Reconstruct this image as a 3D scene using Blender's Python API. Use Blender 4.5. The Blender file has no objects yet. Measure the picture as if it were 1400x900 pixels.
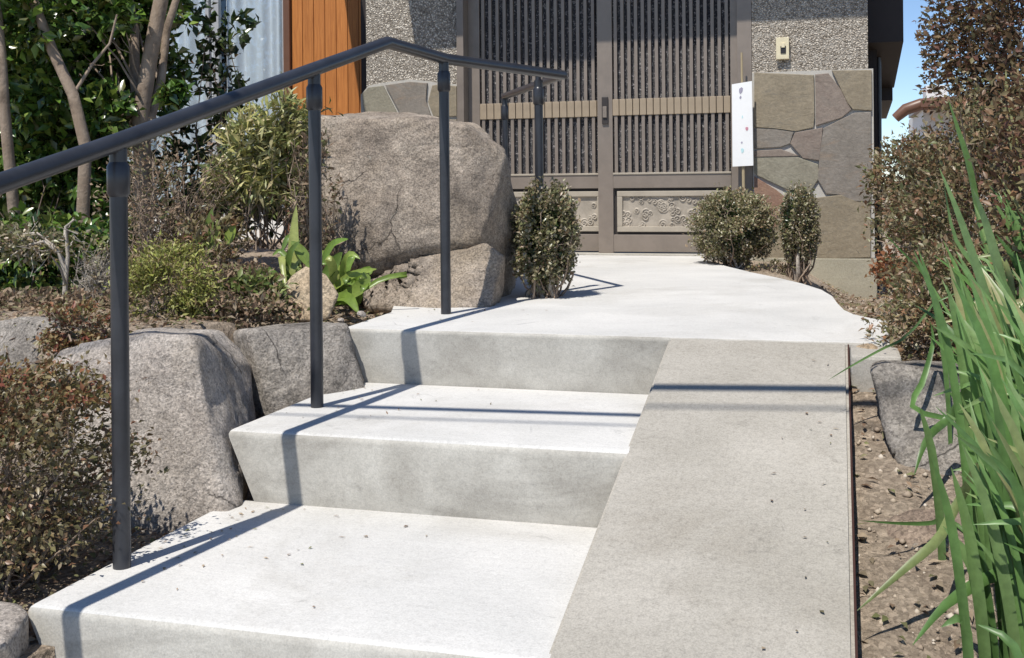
import bpy, bmesh, math, random
import numpy as np
from mathutils import Vector, noise
random.seed(7); rng = np.random.default_rng(7)
sc = bpy.context.scene
COL = sc.collection

# ------------------------------------------------------------------ camera
TH = math.radians(16.1); RO = math.atan(.009); EYE = .44; FPX = 1550.
FW = Vector((-math.sin(TH), math.cos(TH), 0)); RT = Vector((math.cos(TH), math.sin(TH), 0)); UP = Vector((0, 0, 1))
cam = bpy.data.cameras.new('camera'); camo = bpy.data.objects.new('camera', cam); COL.objects.link(camo)
cam.sensor_width = 36; cam.lens = FPX / 1400 * 36; cam.shift_y = -196 / 1400; cam.clip_start = .05; cam.clip_end = 2000
cx = RT * math.cos(RO) - UP * math.sin(RO); cy = RT * math.sin(RO) + UP * math.cos(RO); cz = -FW
from mathutils import Matrix
M = Matrix((cx, cy, cz)).transposed().to_4x4(); M.translation = (0, 0, EYE); camo.matrix_world = M
sc.camera = camo

# ------------------------------------------------------------------ world, sun
SD = Vector((.133, .476, -.88)).normalized()
w = bpy.data.worlds.new('World'); sc.world = w; w.use_nodes = True
nt = w.node_tree; nt.nodes.clear()
sky = nt.nodes.new('ShaderNodeTexSky'); sky.sky_type = 'NISHITA'; sky.sun_disc = False
sky.sun_elevation = math.asin(-SD.z); sky.sun_rotation = math.atan2(-SD.x, -SD.y)
sky.altitude = 2200; sky.air_density = .9; sky.dust_density = 0; sky.ozone_density = 3.
bg = nt.nodes.new('ShaderNodeBackground'); bg.inputs[1].default_value = .13
wo = nt.nodes.new('ShaderNodeOutputWorld')
nt.links.new(sky.outputs[0], bg.inputs[0]); nt.links.new(bg.outputs[0], wo.inputs[0])
sun = bpy.data.lights.new('sun', 'SUN'); sun.energy = 4.6; sun.angle = math.radians(.5); sun.color = (1, .955, .88)
so = bpy.data.objects.new('sun', sun); COL.objects.link(so); so.rotation_euler = SD.to_track_quat('-Z', 'Y').to_euler(); so.location = (0, 0, 8)
sc.view_settings.view_transform = 'Standard'; sc.view_settings.look = 'None'; sc.view_settings.exposure = .18; sc.view_settings.gamma = 1

def at(x, y, Y=None, z=None, X=None):
    """survey helper: where the sight line through a photo point meets a real plane"""
    dx = x - 700; dy = y - 254
    a = dx * math.cos(RO) - dy * math.sin(RO); b = dx * math.sin(RO) + dy * math.cos(RO)
    d = FW * FPX + RT * a - UP * b
    t = (z - EYE) / d.z if z is not None else (Y / d.y if Y is not None else X / d.x)
    return Vector((0, 0, EYE)) + d * t

# ------------------------------------------------------------------ helpers
def tag(o, label=None, cat=None, group=None, kind=None):
    if label: o['label'] = label
    if cat: o['category'] = cat
    if group: o['group'] = group
    if kind: o['kind'] = kind
    return o
def empty(name, loc=(0, 0, 0), rz=0):
    o = bpy.data.objects.new(name, None); COL.objects.link(o); o.location = loc; o.rotation_euler.z = rz
    o.empty_display_size = .1
    return o
def link(name, me, mat, parent=None, smooth=False):
    o = bpy.data.objects.new(name, me); COL.objects.link(o)
    if mat is not None and len(me.materials) == 0: me.materials.append(mat)
    if smooth: me.shade_smooth()
    if parent is not None:
        o.parent = parent
        o.location = -parent.location if parent.type == 'EMPTY' and parent.parent is None else (0, 0, 0)
    return o
def npmesh(name, verts, faces):
    """faces: list of arrays (n,k)"""
    me = bpy.data.meshes.new(name)
    verts = np.asarray(verts, dtype=np.float32)
    me.vertices.add(len(verts)); me.vertices.foreach_set('co', verts.ravel())
    loops = np.concatenate([f.ravel() for f in faces]).astype(np.int32)
    tot = np.concatenate([np.full(len(f), f.shape[1], dtype=np.int32) for f in faces])
    st = np.concatenate([[0], np.cumsum(tot)[:-1]]).astype(np.int32)
    me.loops.add(len(loops)); me.loops.foreach_set('vertex_index', loops)
    me.polygons.add(len(tot)); me.polygons.foreach_set('loop_start', st); me.polygons.foreach_set('loop_total', tot)
    me.update(calc_edges=True); me.validate()
    return me
class MB:
    def __init__(s): s.bm = bmesh.new()
    def box(s, a, b, bev=0):
        x0, y0, z0 = a; x1, y1, z1 = b
        v = [s.bm.verts.new(p) for p in ((x0,y0,z0),(x1,y0,z0),(x1,y1,z0),(x0,y1,z0),(x0,y0,z1),(x1,y0,z1),(x1,y1,z1),(x0,y1,z1))]
        fs = [s.bm.faces.new([v[i] for i in f]) for f in ((3,2,1,0),(4,5,6,7),(0,1,5,4),(1,2,6,5),(2,3,7,6),(3,0,4,7))]
        if bev:
            es = list({e for f in fs for e in f.edges})
            bmesh.ops.bevel(s.bm, geom=es, offset=bev, segments=2, affect='EDGES', profile=.6)
        return s
    def prism(s, pts, z0, z1, bev=0, low=None, skip_right=False):
        low = low or pts
        b = [s.bm.verts.new((p[0], p[1], z0)) for p in low]; t = [s.bm.verts.new((p[0], p[1], z1)) for p in pts]
        n = len(pts); s.bm.faces.new(b[::-1]); top = s.bm.faces.new(t)
        for i in range(n): s.bm.faces.new((b[i], b[(i+1) % n], t[(i+1) % n], t[i]))
        if bev:
            mx = max(p[0] for p in pts); es = [e for e in top.edges if not (skip_right and all(abs(v.co.x - mx) < 1e-5 for v in e.verts))]
            bmesh.ops.bevel(s.bm, geom=es, offset=bev, segments=4 if bev > .01 else 2, affect='EDGES', profile=.5)
        return s
    def plate(s, pts, y0, y1, bev=0):
        """polygon of (x, z) points standing in the XZ plane, front at y0"""
        f = [s.bm.verts.new((p[0], y0, p[1])) for p in pts]; b = [s.bm.verts.new((p[0], y1, p[1])) for p in pts]
        n = len(pts); fr = s.bm.faces.new(f); s.bm.faces.new(b[::-1])
        for i in range(n): s.bm.faces.new((f[i], b[i], b[(i+1) % n], f[(i+1) % n]))
        if bev: bmesh.ops.bevel(s.bm, geom=list(fr.edges), offset=bev, segments=2, affect='EDGES', profile=.6)
        return s
    def tube(s, pts, r, n=8, cap=True):
        pts = [Vector(p) for p in pts]; rs = r if isinstance(r, (list, tuple)) else [r] * len(pts)
        rings = []; ref = None
        for i, p in enumerate(pts):
            d = (pts[min(i+1, len(pts)-1)] - pts[max(i-1, 0)]).normalized()
            if ref is None: ref = Vector((0, 0, 1)) if abs(d.z) < .9 else Vector((1, 0, 0))
            u = d.cross(ref).normalized(); v = u.cross(d).normalized(); ref = v
            k = 1.
            if 0 < i < len(pts) - 1:
                c = (pts[i] - pts[i-1]).normalized().dot((pts[i+1] - pts[i]).normalized()); k = 1 / max(.75, math.sqrt((1 + c) / 2))
            rings.append([s.bm.verts.new(p + (u * math.cos(2*math.pi*j/n) * k + v * math.sin(2*math.pi*j/n)) * rs[i]) for j in range(n)])
        for a, b in zip(rings, rings[1:]):
            for j in range(n): s.bm.faces.new((a[j], a[(j+1) % n], b[(j+1) % n], b[j]))
        if cap: s.bm.faces.new(rings[0][::-1]); s.bm.faces.new(rings[-1])
        return s
    def build(s, name, mat, parent=None, smooth=False):
        bmesh.ops.recalc_face_normals(s.bm, faces=s.bm.faces)
        me = bpy.data.meshes.new(name); s.bm.to_mesh(me); s.bm.free()
        o = link(name, me, mat, parent)
        if smooth:
            me.shade_smooth(); me.set_sharp_from_angle(angle=math.radians(40))
        return o

# ------------------------------------------------------------------ materials
class Mat:
    def __init__(s, name, rough=.8, spec=.3, metal=0.):
        s.m = bpy.data.materials.new(name); s.m.use_nodes = True; s.t = s.m.node_tree; s.n = s.t.nodes; s.l = s.t.links
        s.p = s.n['Principled BSDF']; s.p.inputs['Roughness'].default_value = rough
        s.p.inputs['Specular IOR Level'].default_value = spec; s.p.inputs['Metallic'].default_value = metal
        s.co = s.n.new('ShaderNodeTexCoord')
    def map(s, scale=(1, 1, 1), src='Object'):
        m = s.n.new('ShaderNodeMapping'); m.inputs['Scale'].default_value = scale; s.l.new(s.co.outputs[src], m.inputs[0]); return m.outputs[0]
    def noise(s, scale, detail=6, rough=.6, vec=None, dist=0.):
        t = s.n.new('ShaderNodeTexNoise'); t.inputs['Scale'].default_value = scale; t.inputs['Detail'].default_value = detail
        t.inputs['Roughness'].default_value = rough; t.inputs['Distortion'].default_value = dist
        s.l.new(vec or s.co.outputs['Object'], t.inputs['Vector']); return t.outputs['Fac']
    def voro(s, scale, feat='F1', vec=None, out='Distance'):
        t = s.n.new('ShaderNodeTexVoronoi'); t.feature = feat; t.inputs['Scale'].default_value = scale
        s.l.new(vec or s.co.outputs['Object'], t.inputs['Vector']); return t.outputs[out]
    def ramp(s, fac, stops, interp='LINEAR'):
        r = s.n.new('ShaderNodeValToRGB'); r.color_ramp.interpolation = interp; e = r.color_ramp.elements
        while len(e) < len(stops): e.new(.5)
        for q, (p, c) in zip(e, stops):
            q.position = p; q.color = (c if hasattr(c, '__len__') else (c, c, c)) + ((1,) if hasattr(c, '__len__') else ()) if hasattr(c, '__len__') else (c, c, c, 1)
        s.l.new(fac, r.inputs[0]); return r.outputs[0]
    def mix(s, a, b, fac, mode='MIX'):
        x = s.n.new('ShaderNodeMix'); x.data_type = 'RGBA'; x.blend_type = mode
        for i, v in ((0, fac), (6, a), (7, b)):
            if hasattr(v, 'default_value') or hasattr(v, 'links'): s.l.new(v, x.inputs[i])
            else: x.inputs[i].default_value = v if i == 0 else tuple(v) + (1,)
        return x.outputs[2]
    def island(s):
        g = s.n.new('ShaderNodeNewGeometry'); return g.outputs['Random Per Island']
    def objrand(s):
        g = s.n.new('ShaderNodeObjectInfo'); return g.outputs['Random']
    def color(s, c):
        if hasattr(c, 'links'): s.l.new(c, s.p.inputs['Base Color'])
        else: s.p.inputs['Base Color'].default_value = tuple(c) + (1,)
        return s
    def bump(s, h, strength=.3, dist=.01):
        b = s.n.new('ShaderNodeBump'); b.inputs['Strength'].default_value = strength; b.inputs['Distance'].default_value = dist
        s.l.new(h, b.inputs['Height'])
        if s.p.inputs['Normal'].is_linked: s.l.new(s.p.inputs['Normal'].links[0].from_socket, b.inputs['Normal'])
        s.l.new(b.outputs[0], s.p.inputs['Normal']); return s
    def rough(s, r): s.l.new(r, s.p.inputs['Roughness']); return s

def concrete(name, c0, c1, stain, speck=.15, brush=0., blotch=3.):
    m = Mat(name, .85, .25)
    big = m.ramp(m.noise(blotch, 8, .62, dist=.4), [(.34, 0.), (.66, 1.)])
    base = m.mix(c0, c1, big)
    st = m.ramp(m.noise(1.3, 9, .68, vec=m.map((1.2, 1.0, 3.2)), dist=.8), [(.52, 0.), (.72, 1.)])
    sm = m.n.new('ShaderNodeMath'); sm.operation = 'MULTIPLY'; sm.inputs[1].default_value = .6; m.l.new(st, sm.inputs[0])
    base = m.mix(base, stain, sm.outputs[0])
    sp = m.ramp(m.noise(260, 3, .7), [(.3, 1 - speck), (.55, 1.), (.75, 1 + speck * .5)])
    base = m.mix(base, sp, 1., 'MULTIPLY')
    pits = m.ramp(m.voro(38), [(.03, .55), (.07, 1.)])
    pm = m.ramp(m.noise(4, 2), [(.58, 1.), (.66, 0.)])
    pits = m.mix(pits, (1, 1, 1), pm)
    base = m.mix(base, pits, 1., 'MULTIPLY')
    if brush:
        br = m.ramp(m.noise(9, 7, .7, vec=m.map((.9, 14, 3))), [(.35, 1 - brush), (.65, 1.)])
        base = m.mix(base, br, 1., 'MULTIPLY')
        m.bump(m.noise(14, 5, .6, vec=m.map((.6, 5, 3))), .12, .003)
    sp2 = m.ramp(m.noise(85, 5, .75), [(.3, 1 - speck * .8), (.5, 1.), (.8, 1 + speck * .4)])
    base = m.mix(base, sp2, 1., 'MULTIPLY')
    scuff = m.ramp(m.noise(6, 10, .75, dist=1.5), [(.60, 1.), (.68, .80)])
    base = m.mix(base, scuff, 1., 'MULTIPLY')
    hair = m.ramp(m.voro(1.7, 'DISTANCE_TO_EDGE', vec=None), [(0., .55), (.0045, 1.)])
    hm = m.ramp(m.noise(1.9, 2), [(.58, 1.), (.63, 0.)])
    base = m.mix(base, m.mix(hair, (1, 1, 1), hm), .7, 'MULTIPLY')
    m.color(base); m.bump(m.noise(180, 4, .7), .35, .0022); m.bump(m.noise(5, 5, .6), .3, .01)
    return m.m
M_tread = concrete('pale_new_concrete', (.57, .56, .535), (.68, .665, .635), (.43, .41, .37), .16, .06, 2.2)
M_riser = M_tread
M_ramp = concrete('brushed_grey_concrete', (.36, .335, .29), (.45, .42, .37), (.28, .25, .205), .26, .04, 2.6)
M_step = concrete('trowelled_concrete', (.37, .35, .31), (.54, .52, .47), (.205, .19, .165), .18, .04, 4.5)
M_plinth = concrete('old_mortar_plinth', (.33, .30, .23), (.42, .39, .30), (.26, .24, .17), .25)
M_old = concrete('weathered_concrete', (.40, .38, .33), (.50, .47, .41), (.25, .24, .2), .25)

def granite(name, a, b, dark, sparkle=.75, scale=170, warm=(.42, .33, .22), cracks=True):
    m = Mat(name, .8, .3)
    base = m.mix(a, b, m.ramp(m.noise(5, 8, .65, dist=.5), [(.35, 0.), (.65, 1.)]))
    base = m.mix(base, warm, m.ramp(m.noise(3.1, 6, .6), [(.5, 0.), (.74, .6)]))
    base = m.mix(base, dark, m.ramp(m.noise(2.3, 10, .72, dist=1.), [(.46, 0.), (.64, .8)]))
    g1 = m.ramp(m.voro(scale * 1.6, out='Color'), [(.25, .6), (.5, 1.), (.8, 1.2)])
    base = m.mix(base, g1, .8, 'MULTIPLY')
    g2 = m.ramp(m.noise(scale, 4, .8), [(.32, .62), (.5, 1.), (.7, 1.2)])
    base = m.mix(base, g2, .8, 'MULTIPLY')
    g3 = m.ramp(m.noise(28, 6, .75), [(.32, .62), (.55, 1.), (.8, 1.15)])
    base = m.mix(base, g3, .8, 'MULTIPLY')
    m.color(base)
    if cracks:
        wv = m.n.new('ShaderNodeVectorMath'); wv.operation = 'ADD'; nn = m.n.new('ShaderNodeTexNoise'); nn.inputs['Scale'].default_value = 4; nn.inputs['Detail'].default_value = 6
        m.l.new(m.co.outputs['Object'], nn.inputs['Vector']); sc_ = m.n.new('ShaderNodeVectorMath'); sc_.operation = 'SCALE'; sc_.inputs[3].default_value = .35
        m.l.new(nn.outputs['Color'], sc_.inputs[0]); m.l.new(m.co.outputs['Object'], wv.inputs[0]); m.l.new(sc_.outputs[0], wv.inputs[1])
        cr = m.ramp(m.voro(2.6, 'DISTANCE_TO_EDGE', vec=wv.outputs[0]), [(0., .35), (.012, 1.)])
        cm = m.ramp(m.noise(3.3, 3), [(.48, 1.), (.56, 0.)]); cr2 = m.mix(cr, (1, 1, 1), cm)
        m.color(m.mix(base, cr2, 1., 'MULTIPLY')); m.bump(cr2, .8, .012)
        li = m.ramp(m.noise(11, 10, .8, dist=.6), [(.62, 0.), (.68, .55)])
        m.color(m.mix(m.mix(base, cr2, 1., 'MULTIPLY'), (.55, .54, .47), li))
    m.bump(m.noise(110, 6, .75), .75, .006); m.bump(m.noise(22, 8, .7), .85, .025)
    return m.m
M_gran = granite('brown_grey_granite', (.37, .30, .235), (.52, .44, .36), (.17, .14, .115), scale=130)
M_gran2 = granite('pale_pink_granite', (.48, .42, .365), (.64, .575, .51), (.24, .205, .17), scale=130)
M_gran3 = granite('grey_granite', (.34, .305, .265), (.46, .415, .365), (.12, .105, .09), scale=120, warm=(.3, .24, .17))
M_tan = granite('tan_sandstone', (.56, .44, .30), (.64, .52, .37), (.40, .28, .17), scale=90, warm=(.6, .42, .24))
M_redrock = granite('reddish_brown_rock', (.36, .27, .21), (.44, .34, .27), (.16, .11, .09), scale=120)

def pebble(name, a, b, c, scale):
    m = Mat(name, .8, .3)
    col = m.ramp(m.voro(scale, out='Color'), [(.2, a), (.5, b), (.8, c)], 'LINEAR')
    edge = m.ramp(m.voro(scale), [(.25, 1.), (.6, .38)])
    m.color(m.mix(col, edge, 1., 'MULTIPLY')); inv = m.ramp(m.voro(scale), [(.1, 1.), (.62, 0.)])
    m.bump(inv, .8, .008); return m.m
M_stucco = pebble('pebble_dash', (.34, .29, .23), (.68, .60, .50), (.88, .80, .68), 95)

def slate(name, a, b, c):
    m = Mat(name, .62, .35)
    base = m.mix(a, b, m.ramp(m.noise(7, 8, .65, dist=.8), [(.35, 0.), (.68, 1.)]))
    base = m.mix(base, c, m.ramp(m.noise(4, 7, .7, vec=m.map((1, 1, 3.5)), dist=1.2), [(.52, 0.), (.75, .8)]))
    base = m.mix(base, m.ramp(m.noise(70, 5, .7), [(.3, .8), (.7, 1.15)]), 1., 'MULTIPLY')
    m.color(base); m.bump(m.noise(14, 8, .62, vec=m.map((1, 1, 1.5)), dist=.8), .4, .012); m.bump(m.noise(120, 4, .6), .25, .003)
    return m.m
SL = {
 'olive': slate('olive_slate', (.235, .195, .135), (.30, .25, .175), (.185, .165, .13)),
 'grey': slate('grey_slate', (.20, .175, .145), (.26, .23, .195), (.27, .20, .14)),
 'purple': slate('purplish_slate', (.21, .165, .135), (.27, .22, .18), (.17, .155, .13)),
 'red': slate('reddish_slate', (.255, .15, .105), (.30, .19, .13), (.23, .17, .125)),
 'green': slate('greenish_slate', (.235, .215, .16), (.30, .275, .21), (.22, .19, .14)),
}
M_mortar = Mat('pale_mortar', .9, .2); M_mortar.color(M_mortar.mix((.40, .38, .34), (.55, .52, .47), M_mortar.noise(30))); M_mortar.bump(M_mortar.noise(160), .4, .004); M_mortar = M_mortar.m

def paint(name, c, rough=.45, spec=.4, metal=0., var=.1):
    m = Mat(name, rough, spec, metal)
    m.color(m.mix(c, tuple(x * (1 - var * 2) for x in c), m.ramp(m.noise(9, 8, .7), [(.4, 0.), (.75, 1.)])))
    m.bump(m.noise(200, 3), .08, .001); return m.m
M_steel = paint('dark_blue_grey_paint', (.036, .038, .045), .32, .5, var=.25)
M_bronze = paint('bronze_aluminium', (.25, .208, .172), .42, .45, .15)
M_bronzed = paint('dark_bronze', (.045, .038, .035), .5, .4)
M_rail = paint('pale_bronze_strip', (.36, .285, .20), .5, .4)
M_cream = paint('champagne_frame', (.40, .35, .28), .45, .4)
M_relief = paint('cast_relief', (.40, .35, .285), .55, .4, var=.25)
M_ivory = paint('ivory_plastic', (.72, .64, .44), .4, .4)
M_black = paint('black_plastic', (.03, .027, .025), .35)
M_paper = paint('white_paper', (.86, .86, .85), .7, .2, var=.02)
M_mark = paint('grey_ink', (.36, .34, .42), .8, .1); M_markr = paint('red_ink', (.62, .30, .36), .8, .1); M_markt = paint('teal_ink', (.52, .74, .76), .8, .1)
M_bamboo = paint('bamboo', (.42, .34, .21), .6, .3)
M_house = paint('dark_house_board', (.035, .028, .026), .6, .3)
M_white = paint('white_wall_paint', (.80, .79, .76), .8, .2, var=.04)
M_alu = paint('white_aluminium', (.42, .42, .43), .4, .4)
M_tile = paint('brown_glazed_tile', (.16, .08, .05), .4, .4)
M_rust = paint('rusty_edge_strip', (.06, .028, .022), .8, .2)
M_cable = paint('black_cable', (.02, .02, .02), .6)

m = Mat('stained_cedar', .55, .3)
gr = m.noise(7, 8, .7, vec=m.map((9, 9, .5)), dist=.6)
c = m.mix((.38, .135, .035), (.56, .22, .06), m.ramp(gr, [(.35, 0.), (.65, 1.)]))
c = m.mix(c, m.ramp(m.objrand(), [(0., .82), (1., 1.1)]), 1., 'MULTIPLY')
m.color(c); m.bump(gr, .3, .004); M_cedar = m.m
m = Mat('rain_glass', .12, .6)
v = m.voro(150, out='Distance'); 
m.color(m.ramp(m.noise(90, 4, .8), [(.45, (.03, .03, .036)), (.57, (.08, .075, .08)), (.64, (.6, .56, .54))]))
m.bump(m.noise(160, 4, .8), .9, .01); m.rough(m.ramp(m.noise(120), [(.3, .08), (.7, .35)])); M_rain = m.m
# clear window pane: mixes see-through with a real mirror-like coat
m = Mat('window_glass', .03, .5); tr = m.n.new('ShaderNodeBsdfTransparent'); gl = m.n.new('ShaderNodeBsdfGlossy'); gl.inputs['Roughness'].default_value = .02
fr = m.n.new('ShaderNodeMapRange'); lw = m.n.new('ShaderNodeLayerWeight'); lw.inputs[0].default_value = .3; m.l.new(lw.outputs['Facing'], fr.inputs[0]); fr.inputs[3].default_value = .04; fr.inputs[4].default_value = .35; mx = m.n.new('ShaderNodeMixShader')
tr.inputs[0].default_value = (.9, .94, .96, 1)
m.l.new(fr.outputs[0], mx.inputs[0]); m.l.new(tr.outputs[0], mx.inputs[1]); m.l.new(gl.outputs[0], mx.inputs[2]); m.l.new(mx.outputs[0], m.n['Material Output'].inputs[0]); M_glass = m.m
m = Mat('sheer_curtain', .9, .1); m.color(m.mix((.86, .84, .85), (.9, .88, .88), m.noise(20))); M_curtain = m.m

def leafmat(name, cols, rough=.45, spec=.45, trans=.25, per='island'):
    m = Mat(name, rough, spec)
    f = m.island() if per == 'island' else m.objrand()
    n = len(cols); c = m.ramp(f, [((i + .5) / n, cc) for i, cc in enumerate(cols)])
    c = m.mix(c, m.ramp(m.noise(2.5, 4, .6), [(.35, .72), (.65, 1.2)]), 1., 'MULTIPLY')
    c = m.mix(c, m.ramp(m.noise(60, 3), [(.35, .85), (.65, 1.1)]), 1., 'MULTIPLY')
    m.color(c)
    t = m.n.new('ShaderNodeBsdfTranslucent'); m.l.new(c, t.inputs[0]); mx = m.n.new('ShaderNodeMixShader'); mx.inputs[0].default_value = trans
    m.l.new(m.p.outputs[0], mx.inputs[1]); m.l.new(t.outputs[0], mx.inputs[2]); m.l.new(mx.outputs[0], m.n['Material Output'].inputs[0])
    return m.m
L_camellia = leafmat('glossy_camellia_leaf', [(.04, .08, .018), (.08, .16, .028), (.15, .26, .04), (.04, .08, .025), (.24, .33, .06), (.13, .13, .04)], .25, .6, .18)
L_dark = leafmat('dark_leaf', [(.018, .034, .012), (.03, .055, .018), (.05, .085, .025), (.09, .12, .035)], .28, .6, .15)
L_azalea = leafmat('reddish_azalea_leaf', [(.26, .085, .055), (.18, .14, .055), (.33, .13, .07), (.14, .15, .05), (.28, .20, .09), (.20, .17, .09)], .45, .4)
L_azgreen = leafmat('olive_azalea_leaf', [(.17, .15, .065), (.26, .20, .10), (.13, .13, .05), (.32, .26, .16), (.24, .12, .07), (.22, .18, .09)], .4, .5)
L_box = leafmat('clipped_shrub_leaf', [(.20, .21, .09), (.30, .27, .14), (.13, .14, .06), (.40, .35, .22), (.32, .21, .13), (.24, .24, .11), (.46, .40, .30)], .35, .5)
L_yellow = leafmat('variegated_yellow_leaf', [(.44, .40, .14), (.22, .26, .08), (.60, .54, .26), (.13, .17, .05), (.33, .33, .12), (.50, .42, .24)], .4, .45)
L_lime = leafmat('fine_lime_leaf', [(.34, .36, .08), (.22, .25, .07), (.46, .45, .14), (.20, .15, .07)], .5, .35)
L_brown = leafmat('dry_brown_leaf', [(.27, .18, .12), (.38, .28, .19), (.17, .11, .075), (.48, .38, .27), (.22, .18, .12), (.20, .21, .09)], .8, .2)
L_hedge = leafmat('bronze_hedge_leaf', [(.23, .14, .085), (.19, .17, .08), (.31, .16, .095), (.13, .14, .055), (.26, .22, .12), (.36, .28, .18), (.15, .17, .07)], .4, .45)
L_hedge2 = leafmat('dark_bronze_hedge_leaf', [(.17, .08, .055), (.20, .125, .07), (.10, .095, .045), (.27, .15, .08), (.20, .17, .085)], .45, .4)
L_strap = leafmat('strap_leaf_green', [(.13, .25, .07), (.19, .33, .11), (.09, .18, .05), (.27, .39, .16), (.16, .28, .09), (.38, .37, .17)], .38, .45, .3, 'obj')
L_broad = leafmat('broad_leaf_green', [(.17, .27, .045), (.30, .38, .08), (.11, .20, .04), (.38, .42, .13)], .35, .5, .3, 'obj')
L_broadsmall = leafmat('sprig_leaf', [(.14, .19, .05), (.24, .28, .09), (.10, .13, .04), (.25, .16, .10)], .4, .4)
def bark(name, a, b, d):
    m = Mat(name, .85, .2); c = m.mix(a, b, m.ramp(m.noise(14, 8, .7, vec=m.map((1, 1, .5)), dist=.6), [(.35, 0.), (.65, 1.)]))
    c = m.mix(c, d, m.ramp(m.noise(9, 6, .7), [(.52, 0.), (.68, .8)])); m.color(c); m.bump(m.noise(50, 7, .7), .6, .01); return m.m
M_bark = bark('mottled_tan_bark', (.24, .18, .13), (.36, .285, .22), (.10, .075, .055))
M_twig = bark('grey_brown_twig', (.27, .20, .15), (.38, .30, .23), (.14, .10, .07))
M_twigw = bark('pale_twig', (.42, .37, .31), (.52, .47, .40), (.25, .2, .17))
M_twigd = bark('dark_twig', (.10, .07, .055), (.17, .13, .10), (.05, .04, .03))

m = Mat('garden_soil', .95, .1)
c = m.mix((.36, .285, .215), (.52, .425, .325), m.ramp(m.noise(9, 9, .7), [(.35, 0.), (.7, 1.)]))
c = m.mix(c, m.ramp(m.voro(120, out='Color'), [(.2, .6), (.6, 1.), (.9, 1.5)]), .7, 'MULTIPLY')
m.color(c); m.bump(m.noise(45, 8, .75), 1., .02); m.bump(m.voro(110), .5, .006); M_soil = m.m

# ------------------------------------------------------------------ generators
def rock(name, pts, mat, seed=0, voxel=.014, amp=.02, parent=None, sm=2, low=1.6):
    bm = bmesh.new()
    for p in pts: bm.verts.new(p)
    r = bmesh.ops.convex_hull(bm, input=bm.verts)
    bmesh.ops.delete(bm, geom=[g for g in r['geom_interior'] if isinstance(g, bmesh.types.BMVert)], context='VERTS')
    me = bpy.data.meshes.new(name); bm.to_mesh(me); bm.free()
    o = bpy.data.objects.new(name, me); COL.objects.link(o)
    rm = o.modifiers.new('r', 'REMESH'); rm.mode = 'VOXEL'; rm.voxel_size = voxel
    s = o.modifiers.new('s', 'SMOOTH'); s.iterations = sm; s.factor = .5
    dg = bpy.context.evaluated_depsgraph_get(); me2 = bpy.data.meshes.new_from_object(o.evaluated_get(dg)); o.modifiers.clear(); o.data = me2
    bpy.data.meshes.remove(me); me2.name = name
    sv = Vector((seed * 7.3, seed * 3.1, seed))
    for v in me2.vertices:
        p = v.co; n = v.normal
        d = noise.fractal(p * 5 + sv, 1., 2.1, 4) * amp + (abs(noise.noise(p * 2.4 + sv * 1.7)) - .25) * amp * low
        d += (noise.voronoi(p * 4.2 + sv)[0][0] - .35) * amp * (low * .7)
        d += noise.fractal(p * 15 + sv, .8, 2.1, 3) * amp * .22 + noise.fractal(p * 40 + sv, 1., 2., 2) * amp * .14
        v.co = p + n * d
    me2.materials.clear(); me2.materials.append(mat); me2.shade_smooth()
    if parent: o.parent = parent
    return o

def leaves(name, C, D, N, L, W, mat, parent=None, fold=.25, curl=.25):
    """C centres, D axis dirs, N normals (n,3); L, W arrays. 6-vertex leaves folded on the midrib"""
    n = len(C); D = D / np.linalg.norm(D, axis=1, keepdims=True); S = np.cross(D, N); S /= np.linalg.norm(S, axis=1, keepdims=True) + 1e-9; N = np.cross(S, D)
    L = L[:, None]; W = W[:, None]
    b = C - D * L * .5; t = C + D * L * .5 - N * L * curl * .3; q1 = C - D * L * .05 + S * W * .5 + N * W * fold; q2 = C - D * L * .05 - S * W * .5 + N * W * fold
    mid = C + N * L * curl * .06
    V = np.stack([b, q1, t, q2, mid], 1).reshape(-1, 3); o = np.arange(n)[:, None] * 5
    F = np.concatenate([o + [0, 1, 4], o + [1, 2, 4], o + [2, 3, 4], o + [3, 0, 4]])
    return link(name, npmesh(name, V, [F]), mat, parent)
def cloud(n, centre, rad, clumps=40, spread=.16, shell=.55, flat=1., seed=0, weight=None):
    """clumped points in an ellipsoid: uneven outline with gaps"""
    g = np.random.default_rng(seed); c = np.array(centre); r = np.array(rad)
    k = g.normal(size=(clumps, 3)); k /= np.linalg.norm(k, axis=1, keepdims=True); k *= (shell + (1 - shell) * g.random((clumps, 1)) ** .6)
    i = g.integers(0, clumps, n); off = g.normal(size=(n, 3)) * spread
    P = k[i] + off; return c + P * r, P
def shrub_leaves(name, n, centre, rad, L, W, mat, parent, clumps=60, spread=.15, shell=.5, seed=0, up=.5, jit=.9, cut=None):
    C, P = cloud(n, centre, rad, clumps, spread, shell, seed=seed); g = np.random.default_rng(seed + 1)
    if cut is not None:
        k = cut(C); C = C[k]; P = P[k]
    n = len(C); D = P / (np.linalg.norm(P, axis=1, keepdims=True) + 1e-6) + g.normal(size=(n, 3)) * jit; D[:, 2] += up * .5
    N = g.normal(size=(n, 3)) * .8; N[:, 2] += 1.; N += P * .5
    s = .6 + .8 * g.random(n)
    o = leaves(name, C, D, N, L * s, W * s, mat, parent); o['kind'] = 'stuff'; return o, C
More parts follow.
